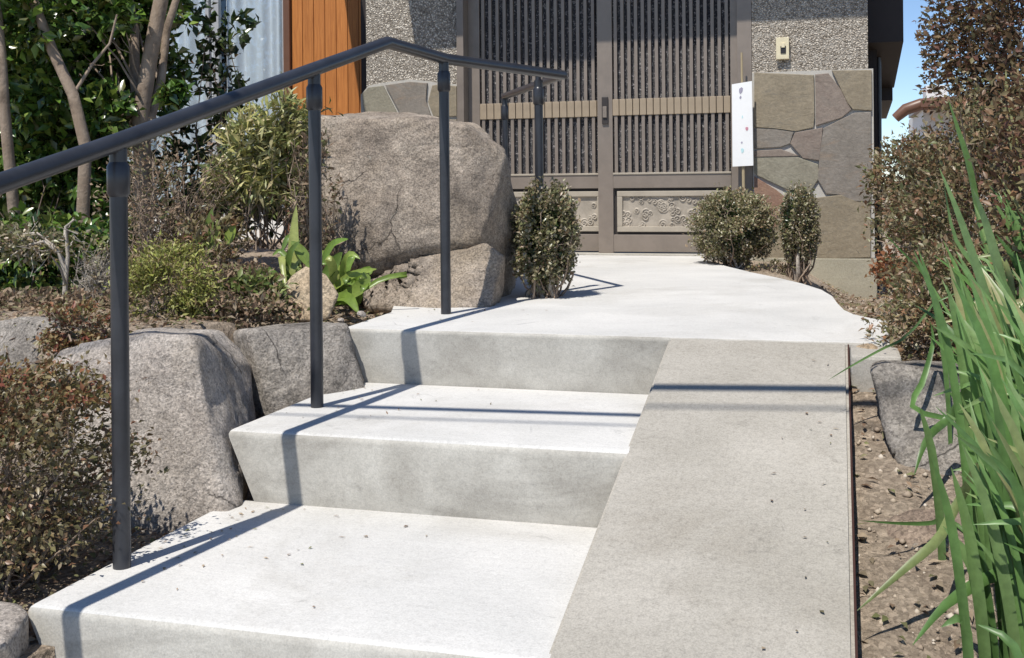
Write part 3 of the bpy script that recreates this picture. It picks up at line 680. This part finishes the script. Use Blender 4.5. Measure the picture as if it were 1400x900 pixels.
# right side rocks
o = rock('boulder', A([(1188,505,2.85),(1210,498,2.85),(1300,505,2.82),(1330,520,2.8),(1305,690,2.62),(1262,690,2.62),(1228,630,2.68),(1200,570,2.78),(1200,495,3.15),(1330,500,3.15),(1300,600,3.1),(1340,690,2.7)]), M_gran3, 11, .010, .014)
tag(o, 'grey creviced boulder beside the ramp under the strap leaves', 'boulder')
o = rock('boulder', A([(1215,712,2.42),(1250,700,2.45),(1320,700,2.45),(1330,770,2.32),(1270,785,2.3),(1210,765,2.34),(1240,705,2.6),(1330,710,2.6)]), M_redrock, 12, .009, .008)
tag(o, 'low reddish-brown rock half buried in the soil beside the ramp', 'boulder')
o = rock('boulder', A([(1164,476,3.22),(1190,470,3.2),(1202,478,3.18),(1196,560,3.0),(1172,575,2.98),(1163,560,3.0),(1166,470,3.34),(1200,470,3.34),(1200,560,3.15)]), M_tan, 13, .009, .006)
tag(o, 'narrow tan stone filling the gap at the top of the ramp edge', 'stone')
MB().box((.024, 3.05, -.2), (.15, 3.245, -.006), .01).build('kerb_stone', M_ramp)
tag(bpy.data.objects['kerb_stone'], 'small grey concrete block at the right end of the landing edge', 'kerb')

# ------------------------------------------------------------------ plants
def azalea(name, label, base, centre, rad, n, mat, tw, seed, L=.016, W=.008, nm=40, r=.005, cat='shrub', group=None, clumps=90, spread=.12, shell=.5, sub=6, cut=None, tmat=None, up=.5, extra=None):
    p = empty(name, base); tag(p, label, cat, group)
    o, C = shrub_leaves('foliage', n, centre, rad, L, W, mat, p, clumps, spread, shell, seed, up, cut=cut)
    if extra:
        m2, n2, c2, r2 = extra; shrub_leaves('leaf_tips', n2, c2, r2, L, W, m2, p, clumps // 2, spread, shell, seed + 50, up, cut=cut)
    bush_twigs(base, C, nm, r, tmat or M_twig, p, seed, sub, spread=max(.02, rad[0] * .18))
    return p
# front-left azalea, overhanging the first step
azalea('azalea_shrub', 'large twiggy azalea with reddish tips in front of the pale granite boulder', (-1.80, 2.02, -.42), (-1.84, 2.06, -.17), (.40, .26, .26), 15000, L_azgreen, 0, 21, .015, .008, 90, .0045, clumps=170, spread=.10, shell=.35, sub=9, extra=(L_azalea, 7500, (-1.88, 2.04, .0), (.38, .24, .10)), cut=lambda C: (C[:, 2] < .12) & (C[:, 0] < -1.39 + (C[:, 1] - 2.0) * .12 - (C[:, 2] + .1) * .1))
azalea('azalea_shrub', 'small red-leaved azalea on top of the pale granite boulder at left', (-2.05, 2.72, .02), tuple(at(112, 455, Y=2.74)), (.13, .10, .085), 2600, L_azalea, 0, 23, .015, .008, 24, .003, clumps=40, spread=.14, shell=.3, sub=5)
# clipped balls
def ball(label, px_, ytop, ybot, wpx, Yp, seed, stem=3, n=5200, lift=.22):
    t = at(px_, ytop, Y=Yp); b = at(px_, ybot, Y=Yp); h = t.z - b.z; r = at(px_ + wpx / 2, ytop, Y=Yp).x - t.x
    base = (b.x, Yp, b.z); p = empty('clipped_shrub', base); tag(p, label, 'shrub')
    c = (b.x, Yp, b.z + h * (.5 + lift / 2)); rad = (r * .98, r * .95, h * (.5 - lift / 2) * .98)
    o, C = shrub_leaves('foliage', n, c, rad, .0165, .010, L_box, p, 130, .10, .62, seed, .5)
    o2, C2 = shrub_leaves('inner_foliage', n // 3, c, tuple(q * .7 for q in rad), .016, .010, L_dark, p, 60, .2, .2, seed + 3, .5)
    bush_twigs(base, C, 26, .006, M_twig, p, seed, 5, spread=r * .25)
    bush_twigs(base, C2, stem, .013, M_twigw, p, seed + 9, 3, spread=r * .3, name='stems')
    return p
ball('rounded clipped shrub between the huge boulder and the landing', 745, 248, 412, 88, 4.32, 31, 4, 11000, .07)
ball('wide round clipped shrub in front of the gate jamb and sign stick', 1003, 262, 376, 124, 6.35, 32, 5, 13000, .15)
ball('narrow upright clipped shrub in front of the slate wall', 1092, 250, 388, 58, 6.1, 33, 4, 6500, .16)
# small dry shrub between
azalea('dry_shrub', 'low bare twiggy plant between the two clipped shrubs by the wall', tuple(at(1062, 382, Y=6.2)), tuple(at(1058, 368, Y=6.2)), (.14, .08, .05), 420, L_box, 0, 34, .018, .01, 22, .004, clumps=20, sub=4)

# bed plants left
p = empty('camellia_tree', (-2.85, 4.35, .03)); tag(p, 'glossy dark evergreen tree with forked mottled tan trunks, upper left', 'tree')
T = []
def path(*pts): return np.array([tuple(q) for q in pts])
T.append((path(at(192,330,Y=4.3), at(196,240,Y=4.3), at(192,160,Y=4.3), at(205,80,Y=4.3), at(222,-10,Y=4.3), at(235,-120,Y=4.4)), .042, .028))
T.append((path(at(193,180,Y=4.32), at(184,100,Y=4.35), at(183,40,Y=4.4), at(170,-40,Y=4.5), at(150,-150,Y=4.6)), .026, .018))
T.append((path(at(198,190,Y=4.3), at(220,110,Y=4.38), at(228,40,Y=4.42), at(260,-60,Y=4.5)), .022, .014))
twigmesh('trunk', T, M_bark, p, 12, False)
rngc = np.random.default_rng(5)
cc = [(30, 60, 4.6, .55), (120, 30, 4.5, .5), (150, 110, 4.7, .45), (20, 190, 4.4, .45), (225, -40, 4.8, .2), (60, -120, 5.1, .6), (90, 230, 4.3, .30), (60, 130, 4.15, .22), (150, 20, 4.2, .14), (140, 150, 4.15, .16), (235, 130, 4.2, .07), (30, 20, 4.0, .25)]
CC = []; 
for k_, (a_, b_, Y_, r_) in enumerate(cc):
    q = at(a_, b_, Y=Y_); o, C = shrub_leaves('foliage', int(1500 + 2200 * (r_ / .5) ** 2) if r_ > .3 else int(9000 * r_ * r_) + 120, tuple(q), (r_, r_ * .6, r_ * .75), .062, .03, L_camellia, p, 34, .17, .3, 100 + k_, .1); CC.append(C)
CC = np.concatenate(CC)
bush_twigs(at(192,150,Y=4.35), CC, 20, .007, M_bark, p, 6, 3, spread=.03)
p = empty('leaning_tree', tuple(at(118, 300, Y=4.05))); tag(p, 'slim tan trunk leaning left across the dark foliage near left edge', 'tree')
twigmesh('trunk', [(path(at(112,330,Y=4.0), at(117,200,Y=4.0), at(100,130,Y=4.0), at(72,70,Y=4.0), at(45,0,Y=4.0), at(30,-90,Y=4.1)), .028, .018), (path(at(100,130,Y=4.0), at(125,90,Y=4.05), at(150,60,Y=4.1), at(160,20,Y=4.1)), .008, .004), (path(at(-8,-20,Y=3.9), at(2,80,Y=3.9), at(6,150,Y=3.9), at(20,300,Y=3.95)), .02, .024)], M_bark, p, 10, False)
q = at(10, 0, Y=4.0); shrub_leaves('foliage', 500, tuple(q), (.3, .2, .25), .055, .028, L_camellia, p, 30, .2, .3, 140, .1)
# dark large-leaved shrub before the window
p = empty('evergreen_shrub', tuple(at(300, 330, Y=4.8))); tag(p, 'dark glossy-leaved evergreen in front of the curtained window', 'shrub')
CC = []
for k_, (a_, b_, Y_, r_, n_) in enumerate([(290, 75, 4.8, .10, 90), (335, 40, 4.8, .07, 45), (300, 50, 4.8, .08, 50), (262, 190, 4.8, .12, 130), (310, 135, 4.8, .12, 170), (330, 240, 4.8, .18, 520), (285, 290, 4.8, .22, 500), (272, 20, 4.8, .09, 60), (235, 240, 4.7, .16, 160)]):
    q = at(a_, b_, Y=Y_); o, C = shrub_leaves('foliage', n_, tuple(q), (r_, r_, r_ * 1.1), .06, .028, L_dark, p, 16, .2, .35, 150 + k_, .1); CC.append(C)
bush_twigs(at(300, 330, Y=4.8), np.concatenate(CC), 26, .007, M_twigd, p, 8, 3, spread=.05)
# variegated plant
p = empty('variegated_shrub', tuple(at(370, 340, Y=4.0))); tag(p, 'yellow-green variegated shrub with narrow leaves left of the huge boulder', 'shrub')
CC = []
for k_, (a_, b_, r_, n_) in enumerate([(375, 165, .12, 480), (345, 195, .13, 500), (395, 205, .1, 280), (330, 240, .12, 340), (372, 245, .12, 360), (305, 270, .08, 150), (400, 260, .07, 110)]):
    q = at(a_, b_, Y=3.95); o, C = shrub_leaves('foliage', int(n_ * 1.3), tuple(q), (r_, r_ * .8, r_), .055, .011, L_yellow, p, 16, .22, .35, 170 + k_, .3); CC.append(C)
bush_twigs(at(370, 340, Y=3.98), np.concatenate(CC), 24, .005, M_twig, p, 9, 3, spread=.05)
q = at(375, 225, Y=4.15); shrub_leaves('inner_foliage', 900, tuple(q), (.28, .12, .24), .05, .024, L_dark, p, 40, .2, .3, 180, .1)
# bare brown twig shrub
p = azalea('twiggy_shrub', 'bare brown twiggy shrub with dry leaves behind the first handrail post', tuple(at(225, 400, Y=3.75)), tuple(at(228, 275, Y=3.8)), (.27, .18, .29), 3400, L_brown, 0, 41, .02, .008, 110, .0042, clumps=110, spread=.12, shell=.2, sub=9)
p = azalea('twiggy_shrub', 'dry brown tangled shrub in front of the lower granite rock face', tuple(at(300, 425, Y=3.6)), tuple(at(315, 380, Y=3.65)), (.2, .1, .10), 1500, L_brown, 0, 42, .022, .010, 60, .0035, clumps=60, spread=.14, shell=.2, sub=6)
p = azalea('twiggy_shrub', 'dry brown twigs climbing against the left side of huge boulder', tuple(at(420, 400, Y=3.9)), tuple(at(428, 270, Y=3.80)), (.11, .06, .26), 900, L_brown, 0, 47, .024, .010, 44, .0045, clumps=40, spread=.14, shell=.2, sub=5)
for k_, (a_, b_, Y_, rx_, n_) in enumerate(((345, 428, 3.35, .16, 1100), (40, 425, 3.35, .26, 1200), (135, 425, 3.45, .16, 900), (275, 400, 3.75, .2, 1100))):
    c_ = at(a_, b_, Y=Y_)
    azalea('dry_shrub', ['low dry brown ground plants left of the tan stone', 'low dry brown ground plants at the far left bed edge', 'low dry brown ground plants beside the pale-stemmed shrub', 'low dry brown ground plants behind the lime shrub'][k_], (c_.x, Y_, c_.z - .02), (c_.x, Y_, c_.z + .02), (rx_, .14, .055), n_, L_brown, 0, 240 + k_, .024, .011, 34, .003, clumps=50, spread=.16, shell=.2, sub=5)
# lime ground shrub
p = azalea('lime_shrub', 'low yellow-green fine-leaved shrub beside the first handrail post', tuple(at(235, 440, Y=3.3)), tuple(at(232, 392, Y=3.3)), (.17, .10, .125), 6500, L_lime, 0, 43, .018, .006, 40, .003, clumps=26, spread=.2, shell=.5, sub=5)
azalea('twiggy_shrub', 'tangle of thin grey twigs between the pale-stemmed shrub and first post', tuple(at(130, 420, Y=3.55)), tuple(at(135, 370, Y=3.55)), (.12, .1, .15), 420, L_box, 0, 48, .02, .009, 90, .0028, clumps=50, spread=.14, shell=.2, sub=9, tmat=M_twigw)
azalea('twiggy_shrub', 'sparse shrub with olive leaves above the lime shrub', tuple(at(270, 400, Y=3.7)), tuple(at(285, 340, Y=3.7)), (.18, .1, .14), 900, L_azgreen, 0, 49, .026, .012, 50, .003, clumps=50, spread=.14, shell=.2, sub=7)
azalea('twiggy_shrub', 'small green sprigs between the lime shrub and the tan stone', tuple(at(350, 435, Y=3.4)), tuple(at(352, 400, Y=3.42)), (.15, .09, .08), 900, L_broadsmall, 0, 46, .034, .014, 30, .003, clumps=30, spread=.16, shell=.2, sub=4)
# pale-stemmed small tree
p = empty('pale_stemmed_shrub', tuple(at(90, 425, Y=3.5))); tag(p, 'small pale-stemmed shrub with arching bare branches at far left', 'shrub')
paths = [(path(at(88,425,Y=3.5), at(90,380,Y=3.5), at(93,350,Y=3.5), at(90,310,Y=3.5), at(102,300,Y=3.5)), .011, .004), (path(at(90,375,Y=3.5), at(80,345,Y=3.48), at(60,330,Y=3.46), at(40,335,Y=3.45), at(15,350,Y=3.45)), .008, .003), (path(at(91,360,Y=3.5), at(72,335,Y=3.5), at(50,318,Y=3.5), at(20,322,Y=3.5)), .006, .002), (path(at(90,390,Y=3.5), at(84,370,Y=3.46), at(70,350,Y=3.4)), .006, .002)]
g = np.random.default_rng(12)
for k_ in range(40):
    a_ = at(10 + g.random() * 100, 320 + g.random() * 30, Y=3.5); b_ = at(a_.x, 0, Y=3.5) if 0 else Vector((a_.x + g.normal() * .05, 3.5 + g.normal() * .05, a_.z + g.normal() * .05)); paths.append((wig(a_, b_, 4, .08, g), .0025, .001))
twigmesh('stems', paths, M_twigw, p, 6, False)
q = at(35, 335, Y=3.5); shrub_leaves('foliage', 700, tuple(q), (.20, .12, .09), .026, .012, L_box, p, 40, .2, .2, 190, .1)
# dark low evergreen filling the far left bed
p = empty('evergreen_shrub', tuple(at(40, 430, Y=4.0))); tag(p, 'dark shaded evergreen mass behind the pale-stemmed shrub at left', 'shrub')
for k_, (a_, b_, Y_, r_, n_) in enumerate([(30, 350, 3.75, .3, 1900), (120, 345, 3.9, .26, 1300), (60, 250, 4.3, .3, 1500), (140, 270, 4.4, .25, 900)]):
    q = at(a_, b_, Y=Y_); o, C = shrub_leaves('foliage', n_, tuple(q), (r_, r_ * .5, r_ * .6), .045, .022, L_camellia, p, 40, .18, .3, 200 + k_, .1)
    bush_twigs(at(60, 430, Y=4.1), C, 14, .005, M_twigd, p, 200 + k_, 3, spread=.2)
# rear hedge behind the bed
p = empty('hedge', (-4.2, 5.6, 0)); tag(p, 'tall dark rear hedge filling the background at upper left', 'hedge')
o, C = shrub_leaves('foliage', 10000, (-4.95, 5.8, 1.0), (.95, .5, 1.35), .06, .03, L_dark, p, 170, .12, .3, 220, .1)
bush_twigs((-4.7, 5.8, .0), C, 50, .012, M_twigd, p, 220, 4, spread=.4)

# broad-leaved plant: every big leaf is a part
def strap(name, parent, pts, wd, mat, vfold=.18, profile='strap', seg=9):
    """leaf blade along a smooth curve through pts, three vertices across"""
    P = [Vector(q) for q in pts]; k = seg; out = []
    n = len(P)
    for i in range(k + 1):
        t = i / k * (n - 1); j = min(int(t), n - 2); f = t - j
        p0 = P[max(j-1, 0)]; p1 = P[j]; p2 = P[j+1]; p3 = P[min(j+2, n-1)]
        out.append(.5 * ((2 * p1) + (p2 - p0) * f + (2*p0 - 5*p1 + 4*p2 - p3) * f*f + (3*p1 - p0 - 3*p2 + p3) * f**3))
    V = []; F = []
    side0 = None
    for i, p in enumerate(out):
        d = (out[min(i+1, k)] - out[max(i-1, 0)]).normalized(); u = i / k
        s = d.cross(Vector((-FW.x * .9, -FW.y * .9, .5)))
        if s.length < 1e-3: s = Vector((1, 0, 0))
        s.normalize()
        if side0 is not None and s.dot(side0) < 0: s = -s
        side0 = s; nn = s.cross(d).normalized()
        if profile == 'strap': wv = wd * (.75 + .25 * math.sin(u * 3.1)) * (1 if u < .6 else max(.03, math.cos((u - .6) / .4 * math.pi / 2)) ** .8)
        else: wv = wd * max(.06, math.sin(math.pi * min(1, (u ** .85))) ** .75)
        V += [p - s * wv / 2 + nn * wv * vfold, p, p + s * wv / 2 + nn * wv * vfold]
    for i in range(k):
        a = i * 3; F += [(a, a+1, a+4, a+3), (a+1, a+2, a+5, a+4)]
    me = bpy.data.meshes.new(name); me.from_pydata([tuple(v) for v in V], [], F); return link(name, me, mat, parent, True)
bp = empty('broad_leaved_plant', tuple(at(450, 430, Y=3.7))); tag(bp, 'bright green broad-leaved plant behind the tan stone and second post', 'plant')
for a_ in [((415,400,3.6),(405,370,3.6),(402,330,3.62),(405,282,3.65),.055), ((420,395,3.6),(400,370,3.6),(385,350,3.58),(392,400,3.5),.04), ((425,365,3.6),(412,345,3.6),(398,330,3.6),.05), ((440,360,3.62),(455,335,3.62),(476,327,3.6),.035), ((440,385,3.62),(458,362,3.62),(468,345,3.6),.06), ((450,400,3.62),(480,378,3.6),(515,368,3.58),.04),
           ((450,415,3.6),(485,400,3.58),(500,385,3.58),(497,372,3.58),.065), ((450,410,3.62),(475,408,3.55),(490,428,3.5),.05), ((452,420,3.6),(470,412,3.56),(487,418,3.55),.035), ((400,410,3.6),(392,380,3.6),(398,345,3.58),(410,330,3.58),.035), ((405,420,3.6),(370,408,3.56),(352,405,3.55),.04), ((440,390,3.6),(432,372,3.58),(425,362,3.55),(418,372,3.5),.045), ((455,395,3.65),(475,385,3.65),(490,395,3.62),.04), ((410,330,3.7),(395,325,3.68),(385,345,3.66),.03)]:
    strap('leaf', bp, [at(q[0], q[1], Y=q[2]) for q in a_[:-1]], a_[-1] * .78, L_broad, .22, 'broad')
gb = np.random.default_rng(15)
for k_ in range(18):
    b_ = at(gb.choice([405, 425, 450, 470, 490]), 418, Y=3.66); t_ = Vector((b_.x + gb.normal() * .09, b_.y - .02 + gb.normal() * .06, b_.z + .07 + gb.random() * .12)); mdl = (b_ + t_) / 2 + Vector((gb.normal() * .02, 0, .03))
    strap('leaf', bp, [b_, mdl, t_, t_ + Vector((gb.normal() * .02, -.01, -.015))], .016 + gb.random() * .02, L_broad, .25, 'broad')
sp = empty('upright_leaved_plant', tuple(at(290, 370, Y=3.7))); tag(sp, 'few upright green blades growing amid the dry twigs left of the boulder', 'plant')
for a_ in [((285,370,3.7),(284,330,3.7),(290,285,3.7),.045), ((283,370,3.7),(280,340,3.7),(283,300,3.7),.03), ((310,335,3.7),(316,320,3.7),(322,308,3.7),.04), ((292,350,3.7),(298,320,3.7),(297,300,3.7),.025)]:
    strap('leaf', sp, [at(q[0], q[1], Y=q[2]) for q in a_[:-1]], a_[-1], L_broad, .15, 'broad')
# bed litter
g = np.random.default_rng(77)
n = 9000; C = np.stack([-3.9 + g.random(n) * 2.4, 2.85 + g.random(n) * 1.8, np.zeros(n)], 1)
n3 = 260; C3 = np.stack([.03 + g.random(n3) * .4, 1.7 + g.random(n3) * 1.6, np.zeros(n3)], 1); 
n4 = 1500; C4 = np.stack([-.1 + g.random(n4) * .45, 3.9 + g.random(n4) * 3, np.zeros(n4)], 1)
C5 = np.stack([-2.3 + g.random(1800) * .85, 1.6 + g.random(1800) * .8, np.zeros(1800)], 1)
C = np.concatenate([C, C3, C4, C5]); n = len(C); C[:, 2] = ground_h(C[:, 0], C[:, 1]) + .006 + g.random(n) * .010
k_ = (C[:, 0] > -1.47) & (C[:, 0] < -.05) & (C[:, 1] < 4.5); C = C[~k_]; n = len(C)
o = leaves('leaf_litter', C, g.normal(size=(n, 3)) * [1, 1, .25], g.normal(size=(n, 3)) * .35 + [0, 0, 1], .014 + g.random(n) * .022, .006 + g.random(n) * .010, L_brown); tag(o, 'dry brown leaf litter over the soil', 'leaves', kind='stuff')

# crumbs and leaf bits blown onto the treads and the ramp
g = np.random.default_rng(78); bits = []
for zt, y0_, y1_, nb_ in ((-.343, 1.86, 2.52, 46), (-.165, 2.6, 3.2, 26), (.0, 3.35, 3.9, 22)):
    for _ in range(nb_): bits.append((-1.45 + abs(g.normal()) * .22, y0_ + (y1_ - y0_) * g.random() ** .6, zt + .003))
for _ in range(26): yy_ = 1.4 + g.random() * 1.8; bits.append((.0 - abs(g.normal()) * .10, yy_, slope(yy_) + .004))
C = np.array(bits); n = len(C); o = leaves('leaf_crumbs', C, g.normal(size=(n, 3)) * [1, 1, .1], g.normal(size=(n, 3)) * .15 + [0, 0, 1], .006 + g.random(n) * .012, .003 + g.random(n) * .005, L_brown, fold=.1)
tag(o, 'tiny dry leaf crumbs scattered on the treads', 'leaves', kind='stuff')
# gravel and clods in the soil strip and before the plinth
V = []; F = []; b_ = 0
for _ in range(1300):
    if g.random() < .6: gx_, gy_ = .03 + g.random() * .34, 1.5 + g.random() * 1.75
    else: gx_, gy_ = -.05 + g.random() * .42, 3.9 + g.random() * 3
    r_ = .002 + g.random() ** 4 * .010; zc = gz(gx_, gy_) + r_ * .3
    o8 = np.array([(1,0,0),(0,1,0),(-1,0,0),(0,-1,0),(0,0,.8),(0,0,-.8)]) * r_ * (.7 + .6 * g.random((6, 1)))
    th_ = g.random() * 6.3; c_, s_ = math.cos(th_), math.sin(th_); o8 = o8 @ np.array([[c_, s_, 0], [-s_, c_, 0], [0, 0, 1]])
    V.append(o8 + [gx_, gy_, zc]); F += [(b_ + a_, b_ + c2_, b_ + d_) for a_, c2_, d_ in ((0,1,4),(1,2,4),(2,3,4),(3,0,4),(1,0,5),(2,1,5),(3,2,5),(0,3,5))]; b_ += 6
m = Mat('gravel', .9, .2); m.color(m.mix(m.ramp(m.island(), [(0., (.26, .20, .15)), (.5, (.40, .33, .25)), (1., (.58, .52, .44))]), (.5, .42, .33), .2)); M_gravel = m.m
tag(link('gravel', npmesh('gravel', np.concatenate(V), [np.array(F)]), M_gravel), 'small stones and clods lying in the sunlit soil', 'gravel', kind='stuff')

# ------------------------------------------------------------------ right side: hedge and strap leaves
azalea('hedge_shrub', 'tall bronze-leaved hedge shrub at upper right against the sky', (.78, 4.3, -.05), (.80, 4.35, .95), (.50, .5, .85), 32000, L_hedge2, 0, 51, .024, .012, 90, .007, clumps=230, spread=.09, shell=.4, sub=8, tmat=M_twigd, cut=lambda C: C[:, 0] - .094 * C[:, 1] > -.13 + .012 * np.sin(C[:, 2] * 30))
azalea('hedge_shrub', 'rounded olive and bronze hedge shrub just right of the slate wall', (.45, 4.0, -.05), (.53, 4.0, .30), (.40, .42, .42), 21000, L_hedge, 0, 52, .021, .010, 110, .0055, clumps=230, spread=.10, shell=.45, sub=9)
azalea('hedge_shrub', 'low spreading bronze shrub overhanging the landing right corner', (.36, 3.3, -.02), (.36, 3.35, .07), (.27, .26, .21), 12000, L_hedge, 0, 53, .018, .009, 80, .0045, clumps=140, spread=.12, shell=.4, sub=8)
azalea('hedge_shrub', 'dark bronze shrub at the right frame edge behind the strap leaves', (.62, 3.0, -.05), (.58, 2.95, .42), (.24, .3, .52), 9000, L_hedge2, 0, 54, .022, .011, 80, .005, clumps=140, spread=.12, shell=.4, sub=7, tmat=M_twigd)
azalea('hedge_shrub', 'olive shrub at the far side of the slate wall against the sky', (.55, 5.4, -.2), tuple(at(1262, 262, Y=5.4)), (.25, .25, .26), 9000, L_hedge, 0, 56, .026, .012, 60, .005, clumps=120, spread=.12, shell=.4, sub=7)
azalea('dry_shrub', 'orange-brown dry undergrowth at the foot of the slate wall corner', tuple(at(1225, 400, Y=6.2)), tuple(at(1228, 370, Y=6.0)), (.14, .2, .12), 900, leafmat('rusty_leaf', [(.30, .13, .06), (.22, .09, .05), (.35, .18, .09)], .7, .2), 0, 55, .03, .014, 30, .004, clumps=50, spread=.15, shell=.3, sub=5)
# low grass blades between the hedge and soil
SPG = np.random.default_rng(91)
def clump(label, base, nl, lean, Lr, wr, seed, spread=.06, tipz=None):
    g = np.random.default_rng(seed); p = empty('strap_leaved_plant', base); tag(p, label, 'plant'); b = Vector(base)
    for i in range(nl):
        ang = g.normal() * .5 + lean; out = .03 + abs(g.normal()) * .07; Lh = Lr[0] + (Lr[1] - Lr[0]) * g.random()
        d = Vector((math.cos(ang), math.sin(ang), 0)); q0 = b + Vector((g.normal() * spread, g.normal() * spread, 0))
        droop = g.random() ** 4
        q1 = q0 + d * Lh * out * .35 + Vector((0, 0, Lh * .40)); q2 = q0 + d * Lh * out * 1.2 + Vector((0, 0, Lh * (.76 - .14 * droop)))
        q3 = q0 + d * Lh * (out * 2.3 + droop * .12) + Vector((0, 0, Lh * (1.0 - .55 * droop)))
        if q3.x < .145 + .04 * math.sin(i) + (.03 if q3.z < .0 else 0): continue
        strap('leaf', p, [q0, q1, q2, q3], wr[0] + (wr[1] - wr[0]) * g.random(), L_strap, .22, 'strap', 9)
    return p
W_ = math.pi
c1 = clump('front clump of long green strap leaves at the bottom right corner', (.335, 1.86, -.44), 160, W_ * .93, (.30, .62), (.012, .021), 61, .08)
c2 = clump('middle clump of tall green strap leaves leaning over the boulder', (.385, 2.28, -.34), 170, W_ * .92, (.34, .68), (.012, .022), 62, .09)
c3 = clump('rear clump of green strap leaves in front of the bronze hedge', (.46, 2.85, -.16), 80, W_ * .85, (.32, .62), (.012, .021), 63, .07)
for par, pts, wd in ((c1, [(1385,770,1.95),(1340,795,1.9),(1290,830,1.85),(1248,882,1.8)], .022), (c1, [(1310,690,2.2),(1285,735,2.1),(1235,780,2.05),(1172,835,2.0)], .020), (c2, [(1300,712,2.4),(1270,716,2.35),(1230,716,2.3),(1175,712,2.25)], .010), (c2, [(1300,570,2.6),(1268,600,2.5),(1250,650,2.45)], .02),
                 (c3, [(1250,560,2.7),(1262,520,2.75),(1275,470,2.8),(1272,440,2.8)], .016), (c3, [(1240,460,2.9),(1205,478,2.85),(1165,500,2.8),(1132,520,2.75)], .007), (c3, [(1262,375,3.0),(1238,350,2.95),(1205,315,2.9)], .009), (c2, [(1365,470,2.5),(1345,400,2.5),(1312,300,2.5),(1284,230,2.5)], .024),
                 (c2, [(1375,420,2.6),(1362,360,2.6),(1345,300,2.6),(1330,258,2.6)], .026), (c2, [(1352,420,2.7),(1335,370,2.7),(1305,325,2.7),(1290,250,2.7)], .015), (c3, [(1345,330,3.4),(1325,230,3.4),(1310,180,3.4),(1296,135,3.4)], .022), (c3, [(1395,240,3.3),(1385,200,3.3),(1377,150,3.3),(1375,95,3.3)], .03), (c2, [(1400,700,2.3),(1360,560,2.3),(1330,470,2.35),(1312,380,2.4)], .028),
                 (c1, [(1395,900,1.9),(1370,760,1.9),(1345,640,1.95),(1325,545,2.0)], .026), (c1, [(1390,880,1.9),(1385,740,1.95),(1390,600,2.0),(1372,470,2.05)], .026)):
    P_ = [at(a_, b_, Y=Y_) for a_, b_, Y_ in pts]; rt = par.location + Vector((wd * 2 - .06, .02, 0))
    up_ = (rt * .45 + P_[0] * .55); up_.z = max(P_[0].z, rt.z) + (.10 if P_[-1].z < P_[0].z else -.06 + .0)
    if P_[-1].z > P_[0].z: up_ = rt * .5 + P_[0] * .5
    strap('leaf', par, [rt, up_] + P_, wd * .85, L_strap, .22, 'strap', 14)
# shared group phrases for things that come in several
GR = {'boulder': 'boulders beside the steps', 'clipped_shrub': 'clipped shrubs along the landing', 'hedge_shrub': 'hedge shrubs on the right', 'strap_leaved_plant': 'strap leaved clumps beside the ramp',
      'pebble': 'pale pebbles on the bed edge', 'overhead_cable': 'overhead cables', 'azalea_shrub': 'azaleas at the left', 'twiggy_shrub': 'bare twiggy shrubs in the left bed', 'dry_shrub': 'low dry plants'}
for o in bpy.data.objects:
    k_ = o.name.split('.')[0]
    if o.parent is None and k_ in GR and 'group' not in o and o.get('category') not in ('stone', None): o['group'] = GR[k_]
